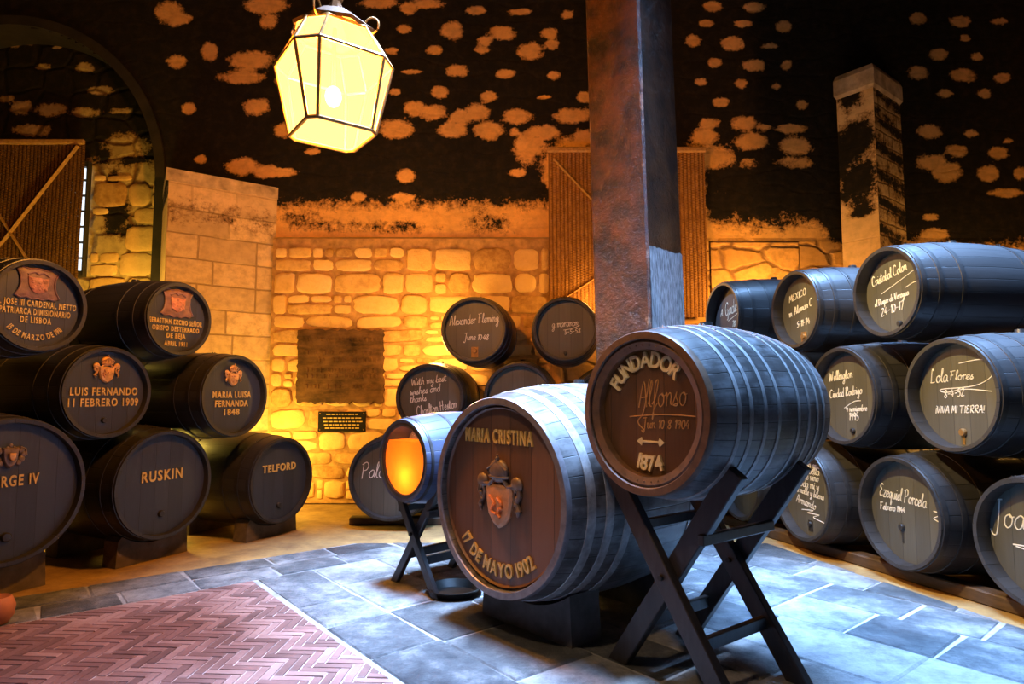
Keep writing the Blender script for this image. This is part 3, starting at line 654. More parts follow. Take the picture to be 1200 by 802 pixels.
# central square pillar, set diagonally
def pillar():
    near = P(768, 420, 4.95); near.z = 0; s = .54; an = math.radians(44)
    ul = Vector((-math.cos(an), math.sin(an), 0)); ur = Vector((math.sin(an), math.cos(an), 0))
    c = near + (ul + ur) * s / 2
    t = NT('glossy_dark_pillar_paint'); co = t.coord('Object')
    f = t.noise(co, 5, 8, .7); g = t.noise(t.coord('Object', (5, 5, 1.2)), 3, 6, .7)
    colr = t.ramp(f, [(.38, (.016, .009, .007)), (.66, (.105, .038, .014))])
    colr = t.mix(t.smooth(g, .60, .74), colr, (.11, .06, .03))
    fk = t.noise(co, 22, 5, .8); colr = t.mix(t.smooth(fk, .70, .78), colr, (.26, .20, .16))
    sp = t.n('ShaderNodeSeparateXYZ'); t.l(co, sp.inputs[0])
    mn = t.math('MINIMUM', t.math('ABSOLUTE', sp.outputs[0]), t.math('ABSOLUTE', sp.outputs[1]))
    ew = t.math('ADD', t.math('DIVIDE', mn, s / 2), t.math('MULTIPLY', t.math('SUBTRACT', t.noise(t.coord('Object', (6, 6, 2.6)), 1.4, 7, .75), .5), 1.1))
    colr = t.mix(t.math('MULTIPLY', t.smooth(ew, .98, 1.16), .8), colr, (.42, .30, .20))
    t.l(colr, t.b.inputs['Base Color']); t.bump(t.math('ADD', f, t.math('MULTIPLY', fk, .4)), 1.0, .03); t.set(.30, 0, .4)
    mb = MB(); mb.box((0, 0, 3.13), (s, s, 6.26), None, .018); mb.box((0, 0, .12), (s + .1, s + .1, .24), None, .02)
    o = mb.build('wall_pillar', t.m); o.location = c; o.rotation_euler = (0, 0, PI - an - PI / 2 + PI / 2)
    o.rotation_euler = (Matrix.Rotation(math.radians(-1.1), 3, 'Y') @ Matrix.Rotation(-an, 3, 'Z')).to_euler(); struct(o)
    # pale sheet that paints the daylight low on the right face
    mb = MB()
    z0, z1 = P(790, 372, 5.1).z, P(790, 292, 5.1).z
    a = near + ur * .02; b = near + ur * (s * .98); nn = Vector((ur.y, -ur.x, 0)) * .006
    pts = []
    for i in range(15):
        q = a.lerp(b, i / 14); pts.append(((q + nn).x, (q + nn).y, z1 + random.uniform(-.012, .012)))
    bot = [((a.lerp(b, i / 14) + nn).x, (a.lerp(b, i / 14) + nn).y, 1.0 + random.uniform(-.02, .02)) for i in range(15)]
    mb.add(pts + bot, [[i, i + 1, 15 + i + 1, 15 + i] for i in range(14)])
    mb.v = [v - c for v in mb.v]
    o = struct(mb.build('trim_pillar_daylight', simple('painted_daylight', (.30, .28, .28), .6, 0, .75, 12, (6, 6, 1), bump=.4))); o.location = c; o.rotation_euler = (0, math.radians(-1.1), 0)
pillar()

# ------------------------------------------------------------------ FLOOR
t = NT('ochre_earth_floor'); co = t.coord('Object'); f = t.noise(co, 3.5, 8, .7); g = t.noise(co, 26, 4)
t.l(t.mix(t.math('MULTIPLY', g, .4), t.ramp(f, [(.3, (.13, .060, .018)), (.7, (.42, .26, .08))]), (.2, .15, .08)), t.b.inputs['Base Color']); t.bump(t.math('ADD', f, t.math('MULTIPLY', g, .3)), .5, .02); t.set(.85)
mb = MB(); mb.add([(-7.2, -1.5, -.012), (8, -1.5, -.012), (8, YN, -.012), (-7.2, YN, -.012)], [[0, 1, 2, 3]])
struct(mb.build('floor', t.m))
C0 = Vector((P(300, 673, 4.40).x, 4.40)); E1 = Vector((-.775, -.632)).normalized(); E2 = Vector((.632, -.775))
def fl(a, b): p = C0 + E1 * a + E2 * b; return p
# flagstones
def right_lim(p): return p.x * .956 + p.y * .292      # casks stand beyond ~3.55
slabs = []
def row(a0, a1, b0, b1, lo, hi):
    b = b0
    while b < b1:
        nb = min(b + random.uniform(lo, hi), b1)
        if b1 - nb < lo * .5: nb = b1
        slabs.append((a0, a1, b, nb)); b = nb
row2 = 0
for k in range(2):                                  # two courses beside the brick, along the left casks
    b1 = -.27 * k; a = -1.2
    while a < 3.5:
        na = a + random.uniform(.40, .62); slabs.append((a, na, b1 - .27, b1)); a = na
a = 0.0
for k in range(14):
    w = random.uniform(.34, .50); row(a - w, a, -3.4 if k > 2 else -.0, 5.2, .35, .75); a -= w
cols = []
mb = MB(); slabcol = []
def clip_poly(poly, nx, ny, d):
    out = []
    for i in range(len(poly)):
        p, q = poly[i], poly[(i + 1) % len(poly)]
        dp, dq = nx * p[0] + ny * p[1] - d, nx * q[0] + ny * q[1] - d
        if dp <= 0: out.append(p)
        if (dp < 0) != (dq < 0):
            tt = dp / (dp - dq); out.append((p[0] + (q[0] - p[0]) * tt, p[1] + (q[1] - p[1]) * tt))
    return out
nslab = 0
for a0, a1, b0, b1 in slabs:
    g = .007
    pts = [fl(a0 + g, b0 + g), fl(a1 - g, b0 + g), fl(a1 - g, b1 - g), fl(a0 + g, b1 - g)]
    pts = [(p.x + random.uniform(-.008, .008), p.y + random.uniform(-.008, .008)) for p in pts]
    for lim in ((.956, .292, 3.62), (0, 1, 5.45), (0, -1, 1.0)):
        pts = clip_poly(pts, *lim)
        if len(pts) < 3: break
    if len(pts) < 3: continue
    if (sum((pts[i][0] * pts[(i + 1) % len(pts)][1] - pts[(i + 1) % len(pts)][0] * pts[i][1]) for i in range(len(pts)))) < 0: pts = pts[::-1]
    c = Vector((sum(p[0] for p in pts) / len(pts), sum(p[1] for p in pts) / len(pts)))
    h = random.uniform(-.003, .003)
    n = len(pts)
    inn = []
    for p in pts:
        d = Vector(p) - c; k = max(0, 1 - .012 / max(d.length, .02)); inn.append((c.x + d.x * k, c.y + d.y * k, h))
    vs = [(x, y, -.011) for x, y in pts] + [(x, y, h - .008) for x, y in pts] + inn
    fs = [[i, (i + 1) % n, n + (i + 1) % n, n + i] for i in range(n)] + [[n + i, n + (i + 1) % n, 2 * n + (i + 1) % n, 2 * n + i] for i in range(n)] + [[2 * n + i for i in range(n)]]
    sh = random.random(); cols += [sh] * len(vs); mb.add(vs, fs)
t = NT('blue_grey_flagstone'); co = t.coord('Object'); at = t.n('ShaderNodeAttribute', attribute_name='tone')
f = t.noise(co, 9, 9, .78); f2 = t.noise(co, 1.6, 3); f3 = t.noise(co, 45, 3)
v = t.math('ADD', t.math('MULTIPLY', at.outputs['Fac'], .30), t.math('MULTIPLY', f, 1.0))
v = t.math('ADD', v, t.math('MULTIPLY', t.math('SUBTRACT', f2, .5), 1.0))
t.l(t.ramp(v, [(.36, (.020, .025, .030)), (.60, (.070, .078, .085)), (.95, (.30, .30, .30))]), t.b.inputs['Base Color'])
t.bump(t.math('ADD', f, t.math('MULTIPLY', f3, .25)), 1.0, .03); t.set(.55, 0, .5)
o = mb.build('floor_flagstones', t.m); struct(o)
me = o.data; av = me.attributes.new('tone', 'FLOAT', 'POINT'); av.data.foreach_set('value', np.array(cols, dtype=np.float32))
# pale mortar bed under the slabs
bed = [tuple(fl(-8, -.62)), tuple(fl(3.6, -.58)), tuple(fl(3.6, 6)), tuple(fl(-8, 6))]
bed = [fl(4.0, -.56), fl(4.0, 6), fl(-8, 6), fl(-8, -3.4), fl(-1.1, -3.4), fl(-1.2, -.56)]
q = [(p.x, p.y) for p in bed]
for lim in ((.956, .292, 3.62), (0, 1, 5.45), (0, -1, 1.0)): q = clip_poly(q, *lim)
mb = MB(); mb.add([(x, y, -.0075) for x, y in q], [list(range(len(q)))])
struct(mb.build('floor_mortar', simple('pale_mortar', (.22, .22, .22), .9, 0, .35, 10, bump=.5)))
# herringbone brick panel
Wb, Lb = .046, .184; gap = .0032
mb = MB(); cols = []
rotb = math.radians(-3)
def add_brick(x, y, w, h):
    g = gap
    pts = [(x + g, y + g), (x + w - g, y + g), (x + w - g, y + h - g), (x + g, y + h - g)]
    cr, sr = math.cos(rotb), math.sin(rotb)
    pts = [(C0.x + p[0] * cr - p[1] * sr, C0.y + p[0] * sr + p[1] * cr) for p in pts]
    for nvec, d in ((-E1, -(C0 @ E1) - .03), (-E2, -(C0 @ E2) - .03)):
        pts = clip_poly(pts, nvec.x, nvec.y, d)
        if len(pts) < 3: return
    pts = clip_poly(pts, 0, -1, -1.7)
    if len(pts) < 3: return
    c = Vector((sum(p[0] for p in pts) / len(pts), sum(p[1] for p in pts) / len(pts))); n = len(pts)
    hh = random.uniform(-.001, .002); inn = []
    for p in pts:
        d = Vector(p) - c; k = max(0, 1 - .005 / max(d.length, .01)); inn.append((c.x + d.x * k, c.y + d.y * k, hh + .002))
    vs = [(a, b, -.007) for a, b in pts] + [(a, b, hh - .001) for a, b in pts] + inn
    fs = [[i, (i + 1) % n, n + (i + 1) % n, n + i] for i in range(n)] + [[n + i, n + (i + 1) % n, 2 * n + (i + 1) % n, 2 * n + i] for i in range(n)] + [[2 * n + i for i in range(n)]]
    sh = random.random(); cols.extend([sh] * len(vs)); mb.add(vs, fs)
nn = 4
for k in range(-90, 90):
    for m in range(-14, 14):
        x, y = (k + nn * m) * Wb, (k - nn * m) * Wb
        if -3.2 < x < 3.0 and -3.2 < y < .4:
            add_brick(x, y, Lb, Wb); add_brick(x + Lb, y + (1 - nn) * Wb, Wb, Lb)
t = NT('red_paving_brick'); co = t.coord('Object'); at = t.n('ShaderNodeAttribute', attribute_name='tone'); f = t.noise(co, 5, 7, .7); f3 = t.noise(co, 60, 3)
v = t.math('ADD', t.math('MULTIPLY', at.outputs['Fac'], .45), t.math('MULTIPLY', f, .7))
t.l(t.ramp(v, [(.25, (.09, .046, .040)), (.6, (.20, .102, .088)), (.9, (.34, .21, .18))]), t.b.inputs['Base Color']); t.bump(f3, .4, .004); t.set(.55)
o = mb.build('floor_brick', t.m); struct(o)
av = o.data.attributes.new('tone', 'FLOAT', 'POINT'); av.data.foreach_set('value', np.array(cols, dtype=np.float32))
q = [(p.x, p.y) for p in (fl(.03, .03), fl(4.2, .03), fl(4.2, 4.2), fl(.03, 4.2))]
q = clip_poly(q, 0, -1, -1.7)
mb = MB(); mb.add([(x, y, -.003) for x, y in q], [list(range(len(q)))])
struct(mb.build('floor_grout', simple('pink_grout', (.52, .41, .38), .9, 0, .25, 12, bump=.3)))

# ------------------------------------------------------------------ CASKS
class Cask: pass
def prof_r(rh, R, tt): return rh + (R - rh) * (1 - (2 * tt - 1) ** 2)
def cask(head, D, ratio, L, theta, label, group=None, stave='black_stave', hoopm='black_hoop', headm='black_head',
         hoops=(.028, .13, .27, .73, .87, .972), recess=.05, rim=.026, hw=.034, name='sherry_cask', bottom=None, rimm=None, bung=True):
    rh = D / 2; R = rh * ratio; th = math.radians(theta); n = Vector((math.sin(th), -math.cos(th), 0))
    head = Vector(head)
    if bottom is not None: head.z = bottom + prof_r(rh, R, .2)
    c = head - n * L / 2
    root = thing(name, (c.x, c.y, c.z - R), label, 'cask', th, group)
    k = Cask(); k.root = root; k.rh = rh; k.R = R; k.L = L; k.zc = R; k.c = c; k.n = n; k.th = th; k.cz = c.z
    yf = -L / 2
    out = [(prof_r(rh, R, i / 20), yf + L * i / 20) for i in range(21)]
    out[0] = (rh - .003, yf + .0); out[-1] = (rh - .003, -yf)
    inner = [(rh - rim, yf + .002), (rh - rim - .006, yf + recess + .03)]
    back = [(rh - rim, -yf - .002), (rh - rim - .006, -yf - recess), (1e-4, -yf - recess)]
    mb = MB(); mb.lathe(inner[::-1] + out + back, 72, R)
    mb.build('staves', M[stave], root)
    mb = MB(); mb.disc(rh - rim, yf + recess, R, .025); mb.build('head', M[headm], root)
    k.yf = yf + recess
    if rimm:
        mb = MB(); mb.lathe([(rh - rim - .004, yf + .003), (rh - rim, yf - .004), (rh - .001, yf - .004), (rh + .003, yf + .002), (rh + .005, yf + .03), (rh - .004, yf + .03)], 72, R); mb.build('chime', M[rimm], root)
    for tt in hoops:
        w = hw / L; t0, t1 = tt - w / 2, tt + w / 2
        a, b = prof_r(rh, R, max(t0, 0)), prof_r(rh, R, min(t1, 1)); y0, y1 = yf + L * t0, yf + L * t1
        mb = MB(); mb.lathe([(a - .002, y0), (a + .0035, y0 + .001), ((a + b) / 2 + .0045, (y0 + y1) / 2), (b + .0035, y1 - .001), (b - .002, y1)], 72, R)
        ra = random.uniform(-.9, .9)
        for da in (-.03, .03):
            mb.ball(((a + .006) * math.sin(ra + da), (y0 + y1) / 2, R + (a + .006) * math.cos(ra + da)), .006, seg=6, rings=4)
        mb.build('hoop', M[hoopm], root)
    if bung:
        mb = MB(); mb.lathe_z([(.001, R + .022), (.028, R + .022), (.034, R - .01)], (0, 0, R - .0 - R + 0), 16)
        o = mb.build('bung', M['dark_wood'], root); o.location.z = R
    return k
def letters(k, lines, mat='gold', depth=.007):
    u = k.rh
    for body, cz, w, cap in lines:
        mb = MB(); flat_text(mb, body, 0, k.zc + cz * u, w * u, cap * u, k.yf, depth); mb.build('lettering', M[mat], k.root)
def arc(k, body, r, mid, span, cap, inward=False, mat='gold', sx=.8, depth=.007):
    mb = MB(); arc_text(mb, body, 0, k.zc, r * k.rh, mid, span, cap * k.rh, k.yf, depth, inward, sx); mb.build('lettering', M[mat], k.root)
def chalk(k, lines, extra=(), w=.0085, mat='chalk'):
    w *= .78
    """lines: (text, x0, z0, width, rot, hmul) in head radii; extra: point lists in head radii"""
    for ln in lines:
        mb = MB(); tx, x0, z0, wd = ln[:4]; rot = ln[4] if len(ln) > 4 else 0; hm = ln[5] if len(ln) > 5 else 1
        handwrite(mb, tx, x0, z0, wd, k.yf - .0005, w, rot, .18, hm, k.rh, k.zc); mb.build('chalk_writing', M[mat], k.root)
    for pts in extra:
        mb = MB(); stroke(mb, [(x * k.rh, k.zc + z * k.rh) for x, z in spline([tuple(p) for p in pts])], w, k.yf - .0005); mb.build('chalk_flourish', M[mat], k.root)
def plug(k, x, z, r=.022, plate=False, mat='brass', drip=0):
    mb = MB(); u = k.rh; X, Z = x * u, k.zc + z * u
    mb.lathe([(1e-4, k.yf - .02), (r * .8, k.yf - .02), (r, k.yf - .012), (r, k.yf)], 16, 0)
    if plate: mb.box((0, k.yf - .002, -.012), (r * 2.8, .005, r * 4.2), None, .001)
    if drip: mb.box((0, k.yf - .001, -r - drip / 2), (r * .7, .003, drip))
    for v in mb.v: v.x += X; v.z += Z
    mb.build('plug', M[mat], k.root)

def shield_pts(w, h, cx, cz):
    p = [(-.5, .5), (-.25, .46), (0, .5), (.25, .46), (.5, .5), (.48, .1), (.4, -.2), (.22, -.4), (0, -.5), (-.22, -.4), (-.4, -.2), (-.48, .1)]
    return [(cx + a * w, cz + b * h) for a, b in p]
def hide_crest(k, cz, w, h):
    """stretched leather hide with scrolled corners and an embossed shield"""
    u = k.rh; w, h, cz = w * u, h * u, k.zc + cz * u
    p = [(-.5, .42), (-.40, .5), (-.22, .44), (0, .48), (.22, .44), (.40, .5), (.5, .42), (.42, .22), (.40, 0), (.44, -.22), (.53, -.40), (.42, -.47), (.26, -.43), (.12, -.5), (0, -.46), (-.12, -.5), (-.26, -.43), (-.42, -.47), (-.53, -.40), (-.44, -.22), (-.40, 0), (-.42, .22)]
    pts = [(a * w, cz + b * h) for a, b in p]
    mb = MB(); mb.prism(pts, k.yf - .006, k.yf, .004); mb.tube([(x, k.yf - .008, z) for x, z in pts], .006, 6, True)
    c = mb.build('crest', M['leather'], k.root)
    mb = MB(); mb.prism(shield_pts(w * .5, h * .52, 0, cz - h * .06), k.yf - .016, k.yf - .006, .005)
    for i in range(14):
        a = random.uniform(-.18, .18) * w; b = cz + random.uniform(-.24, .14) * h
        mb.ball((a, k.yf - .02, b), w * .04, 1.2, .5, 1, 8, 5)
    mb.build('shield', M['crest_red'], c)
    mb = MB(); mb.tube([(x, k.yf - .012, z) for x, z in spline([(-.26 * w, cz + .26 * h), (-.1 * w, cz + .36 * h), (0, cz + .30 * h), (.1 * w, cz + .36 * h), (.26 * w, cz + .26 * h)])], .007, 6)
    mb.build('ribbon', M['leather'], c)
def mantle_crest(k, cz, w, h, sm='crest_gold', mm='crest_gold'):
    """crowned shield flanked by a gathered mantle"""
    u = k.rh; w, h, cz = w * u, h * u, k.zc + cz * u; y = k.yf; sc = h
    mb = MB()
    # crown: circlet, five arches, orb
    cw = w * .40; cy = cz + h * .20
    mb.ball((0, y - .012 * sc / .3, cy + h * .10), cw * .55, 1, .35, .85, 14, 8)
    for i in range(5):
        a = -1 + i * .5
        mb.tube([(cw * .5 * a, y - .02 - .01 * (1 - abs(a)), cy + h * .02), (cw * .56 * a, y - .03, cy + h * .12), (0, y - .028, cy + h * .24)], h * .016, 6)
    mb.tube([(cw * .55 * math.sin(a), y - .012 - .02 * math.cos(a), cy + h * .02) for a in np.linspace(-1.5, 1.5, 9)], h * .022, 6)
    mb.ball((0, y - .025, cy + h * .27), h * .032); mb.ball((0, y - .025, cy + h * .315), h * .018)
    # mantle: swags at the shoulders and hanging tails
    for s in (-1, 1):
        mb.ball((s * w * .40, y - .012, cz + h * .14), w * .13, 1, .4, .9, 10, 6)
        mb.tube([(s * w * q[0], y - .016, cz + h * q[1]) for q in ((.10, .20), (.22, .10), (.36, .12), (.44, .16))], h * .03, 6)
        mb.tube([(s * w * q[0], y - .012, cz + h * q[1]) for q in ((.44, .14), (.47, .0), (.40, -.10), (.46, -.20), (.42, -.28))], [h * .035, h * .04, h * .03, h * .038, h * .014], 6)
        mb.tube([(s * w * q[0], y - .014, cz + h * q[1]) for q in ((.38, .08), (.34, -.02), (.38, -.12))], h * .022, 6)
        for i in range(4): mb.ball((s * w * (.40 + .03 * (i % 2)), y - .02, cz + h * (.06 - .09 * i)), h * .03, 1.1, .6, .9, 8, 5)
    c = mb.build('crest', M[mm], k.root)
    mb = MB(); mb.prism(shield_pts(w * .62, h * .60, 0, cz - h * .18), y - .012, y, .010); mb.build('shield', M[sm], c)
    mb = MB()
    if sm == 'crest_skin':
        mb.tube([(w * q[0], y - .034, cz - h * .16 + h * q[1]) for q in spline([(-.16, .12), (-.05, .02), (-.12, -.08), (.0, -.12)])], h * .02, 6)
        mb.tube([(w * q[0], y - .034, cz - h * .16 + h * q[1]) for q in spline([(.02, .10), (.12, .02), (.04, -.10), (.10, -.16)])], h * .022, 6)
        mb.ball((-.06 * w, y - .03, cz - h * .16), h * .035); mb.ball((.10 * w, y - .03, cz - h * .2), h * .03)
        mb.build('emblem', M['crest_orange'], c)
    else:
        for i in range(7): mb.ball((random.uniform(-.16, .16) * w, y - .026, cz - h * .16 + random.uniform(-.16, .16) * h), h * .035, 1, .5, 1, 8, 5)
        mb.build('emblem', M['crest_red'], c)
def dark_crest(k, cz, w, h):
    u = k.rh; w, h, cz = w * u, h * u, k.zc + cz * u; y = k.yf
    mb = MB(); mb.prism(shield_pts(w * .5, h * .8, 0, cz - h * .05), y - .02, y, .01)
    for s in (-1, 1):
        for q in ((.34, .2, .10), (.42, .05, .10), (.36, -.12, .11), (.28, -.26, .09)): mb.ball((s * w * q[0], y - .015, cz + h * q[1]), w * q[2], 1, .5, 1.1, 8, 6)
        mb.tube([(s * w * .30, y - .02, cz + h * .34), (s * w * .46, y - .02, cz + h * .26), (s * w * .5, y - .02, cz)], h * .035, 6)
    for a in (-.2, -.1, 0, .1, .2): mb.ball((a * w, y - .02, cz + h * (.42 - abs(a))), h * .07, 1, .5, 1, 8, 6)
    c = mb.build('crest', M['crest_wood'], k.root)
    mb = MB(); mb.prism(shield_pts(w * .22, h * .3, 0, cz - h * .02), y - .045, y - .02, .006); mb.build('shield', M['crest_gold'], c)

GL = 'dark casks stacked along the left'
GR = 'chalk-signed casks stacked along the right'
GM = 'casks stacked against the back wall'
GH = 'casks hidden in the stacks'
LT, RT, MT = 65, -80, -6
LL = 1.10
casks = {}
# --- left stack
k = casks['l1'] = cask(P(13, 577, 4.0), .90, 1.085, LL, LT, 'biggest black cask at the far left of the floor row, dark royal crest', GL, headm='worn_head')
letters(k, [('GEORGE IV', .14, .80, .145)]); dark_crest(k, .48, .40, .36); plug(k, .02, -.62, .03, mat='dark_wood')
k = casks['l2'] = cask(P(195, 568, 4.9), .80, 1.11, LL, LT, 'middle black cask of the left floor row, one gold word, no crest', GL, headm='worn_head')
letters(k, [('RUSKIN', .17, .84, .19)]); plug(k, 0, -.55, .026, mat='dark_wood')
k = casks['l3'] = cask(P(332, 563, 5.70), .73, 1.13, LL, LT, 'black cask at the right end of the left floor row, nearest the stone plaque', GL)
letters(k, [('TELFORD', .30, 1.06, .17)]); plug(k, 0, -.6, .024, mat='dark_wood')
k = casks['l4'] = cask(P(128, 460, 4.55), .640, 1.10, LL, LT, 'second-row black cask of the left stack, gilt crest over two gold lines', GL)
letters(k, [('LUIS FERNANDO', .02, 1.50, .165), ('11 FEBRERO 1909', -.22, 1.56, .165)]); mantle_crest(k, .50, .58, .62); plug(k, 0, -.62, .02, mat='dark_wood')
k = casks['l5'] = cask(P(277, 464, 5.26), .66, 1.10, LL, LT, 'second-row black cask of the left stack, gilt crest over three gold lines', GL)
letters(k, [('MARIA LUISA', .03, 1.16, .15), ('FERNANDA', -.19, 1.0, .15), ('1848', -.40, .46, .15)]); mantle_crest(k, .50, .50, .56)
k = casks['l6'] = cask(P(48, 358, 4.0), .576, 1.15, LL, LT, 'top-row black cask with leather crest at far left, under the woven blind', GL)
letters(k, [('FR. JOSE III CARDENAL NETTO', .04, 1.66, .13), ('PATRIARCA DIMISIONARIO', -.14, 1.42, .13), ('DE LISBOA', -.32, .62, .13)]); arc(k, '15 DE MARZO DE 1911', .70, 180, 96, .12, True, sx=.62)
hide_crest(k, .48, .84, .70)
k = casks['l7'] = cask(P(212, 374, 4.86), .555, 1.16, LL, LT, 'top-row black cask with leather crest, in front of the pale ashlar pier', GL)
letters(k, [('SEBASTIAN EXCMO SE\u00d1OR', -.08, 1.62, .13), ('OBISPO DESTERRADO', -.27, 1.44, .13), ('DE BEJA', -.46, .58, .13), ('ABRIL 1911', -.68, .70, .12)]); hide_crest(k, .44, .92, .78)
# --- right stack
H = dict(stave='black_stave', headm='slate_head', recess=.09)
RL = 1.10
k = casks['r1'] = cask(P(1205, 625, 3.5), .69, 1.13, RL, RT, 'nearest chalk-signed cask of the right floor row, cut by the right edge', GR, bottom=.07, **H)
chalk(k, [('Joaquin', -0.890, .10, 1.290, 2, 1.2)], [[(-.5, -.14), (.2, -.08), (.9, -.02), (.1, -.18), (-.45, -.16)]], .010)
k = casks['r2'] = cask(P(1050, 598, 4.29), .72, 1.13, RL, RT, 'middle cask of the right floor row, one chalk signature with a date below', GR, bottom=.07, **H)
chalk(k, [('Ezequiel Porcela', -0.693, .20, 1.123, -3, 1.5), ('Febrero 1944', -0.695, -.06, 0.636, 3, 1.1)], [[(.58, .12), (.76, .10), (.58, .0), (.7, -.05)]], .009); plug(k, -.15, -.30, .022, mat='dark_wood', drip=.08)
k = casks['r3'] = cask(P(937, 583, 5.09), .72, 1.13, RL, RT, 'floor-row cask at the right, head covered in many lines of small chalk writing', GR, bottom=.07, **H)
chalk(k, [('A la gran', -0.196, .56, 0.602, 0), ('casa bella', -0.420, .42, 0.774, 0), ('y noble vino', -0.540, .28, 0.860, 0), ('de toda mi y', -0.626, .12, 0.946, -1), ('vida noble y buena', -0.643, -.02, 1.118, -3), ('Armando', -0.497, -.26, 0.688, -6)], [[(-.3, -.40), (.1, -.36), (-.1, -.44), (.3, -.42), (.1, -.50), (.5, -.56)]], .007); plug(k, 0, -.66, .02, True, 'dark_wood')
k = casks['r4'] = cask(P(984, 464, 4.75), .715, 1.13, RL, RT, 'second-row right cask with four chalk lines, just right of the glazed cask', GR, **H)
chalk(k, [('Wellington', -0.643, .30, 0.740, 6, 1.2), ('Ciudad Rodrigo', -0.643, -.06, 0.998, 6, 1.2), ('9 noviembre', -0.153, -.34, 0.619, 4, 1.0), ('1995', -0.067, -.52, 0.292, 4, 1.2)], [[(-.2, -.26), (.1, -.12), (.3, -.1)]], .008); plug(k, .05, -.72, .02, mat='dark_wood')
k = casks['r5'] = cask(P(1111, 463, 3.92), .69, 1.13, RL, RT, 'large second-row cask at the right, looped chalk signature, date and exclamation', GR, **H)
chalk(k, [('Lola', -0.645, .22, 0.396, 2, 1.2), ('Flores', -0.213, .26, 0.490, 2, .9), ('8-4-52', -0.351, -.06, 0.447, 6, 1.1), ('\u00a1VIVA MI TIERRA!', -0.557, -.34, 1.015, 2, .95)], [[(.0, .56), (.5, .60), (.66, .36), (.3, .16), (-.4, .10), (-.3, .04), (.1, .10), (.62, .06)]], .0075); plug(k, .02, -.66, .024, mat='brass', drip=.05)
k = casks['r6'] = cask(P(1036, 342, 4.32), .61, 1.15, RL, RT, 'top-row cask at the right, nearest the viewer, two signatures with a long underline', GR, **H)
chalk(k, [('Cristobal Colon', -0.693, .22, 1.076, 12, 1.4), ('el Duque de Veragua', -0.645, -.26, 1.029, 8, 1.3), ('24-10-17', -0.454, -.50, 0.688, 8, 1.1)], [[(-.42, .02), (0, .18), (.5, .38), (.72, .46), (.6, .38)], [(.3, .06), (.55, .14), (.74, .12)]], .008); plug(k, .1, -.72, .02, mat='dark_wood')
k = casks['r7'] = cask(P(929.5, 363, 5.12), .62, 1.15, RL, RT, 'top-row cask at the right, middle of three, three chalk lines above a brass plug', GR, **H)
chalk(k, [('MEXICO', -0.583, .26, 0.740, 10, .8), ('m. Aleman C', -0.609, -.14, 1.032, 12, 1.0), ('5-11-74', -0.282, -.44, 0.550, 6, 1.0)], (), .0085); plug(k, .0, -.70, .024, True)
k = casks['r8'] = cask(P(845, 371, 5.93), .63, 1.15, RL, RT, 'farthest top-row cask at the right, just beside the pillar, one underlined chalk name', GR, **dict(H, headm='black_head'))
chalk(k, [('A', -0.540, .06, 0.138, 0, 1.0), ('Gade', -0.248, .02, 0.671, 8, 1.3), ('78', 0.131, -.32, 0.172, 0, 1.2)], [[(-.1, -.12), (.3, .0), (.62, .12), (.74, .2)]], .0085)
HL = 'dark cask almost wholly hidden behind the two big foreground casks'
k = casks['r9'] = cask((2.19, 5.60, 1.23), .70, 1.13, RL, RT, HL, GH, **H)
cask((2.05, 5.92, .45), .70, 1.13, RL, RT, HL, GH, bottom=.07, **H)
cask((1.95, 6.42, 1.23), .70, 1.13, RL, RT, HL, GH, **H)
cask((1.80, 6.72, .45), .66, 1.10, RL, RT, HL, GH, bottom=.07, **H)
# --- middle stack
ML = 1.04; H = dict(stave='black_stave', headm='slate_head', recess=.06)
k = casks['m1'] = cask(P(455, 562, 5.92), .755, 1.09, ML, MT, 'floor-row cask half hidden by the glowing barrel, near the small black plaque', GM, bottom=.06, **H)
chalk(k, [('Palomo', -.74, .0, .95, 2, 1.2), ('2 9', -.02, -.26, .3, 0, 1.2)], (), .0085)
k = casks['m2'] = cask(P(503, 467, 6.19), .66, 1.09, ML, MT, 'second-row cask right above the glowing barrel, chalk greeting and big signature', GM, **H)
chalk(k, [('With my best', -.58, .36, 1.06, 8, 1.1), ('wishes and', -.62, .08, .92, 8, 1.1), ('thanks', -.62, -.14, .5, 8, 1.1), ('Charlton Heston', -.40, -.52, 1.22, 12, 1.6)], (), .0085)
k = casks['m3'] = cask(P(607, 466, 6.19), .66, 1.12, ML, MT, 'unsigned second-row cask at the back wall, lower half behind the crested cask', GM, **H)
k = casks['m4'] = cask(P(712, 473, 6.19), .66, 1.12, ML, MT, 'back-wall cask of which only a rim sliver shows left of the glazed cask', GM, **H)
k = casks['m5'] = cask(P(554.5, 386, 6.10), .62, 1.14, ML, MT, 'top cask left of the pair on the middle stack, chalk name, date and wooden plug', GM, **H)
chalk(k, [('Alexander Fleming', -.78, .14, 1.56, 4, 1.5), ('June 10\u00b748', -.34, -.32, .80, 0, 1.2)], (), .0085); plug(k, .02, -.66, .024, True)
k = casks['m6'] = cask(P(662, 385.5, 6.20), .62, 1.14, ML, MT, 'top cask right of the pair on the middle stack, beside the pillar, small chalk signature', GM, **H)
chalk(k, [('g mara\u00f1on'.replace('\u00f1', 'n'), -.42, .06, .84, 4, 1.3), ('5-5-58', -.02, -.16, .52, 6, .9)], [[(-.05, -.02), (.2, .02), (.46, .12)]], .0075); plug(k, .0, -.76, .018, mat='dark_wood')
cask((-.27, 6.05, .45), .68, 1.12, ML, MT, HL, GH, bottom=.06, **H)
cask((.52, 6.10, .45), .68, 1.12, ML, MT, HL, GH, bottom=.06, **H)

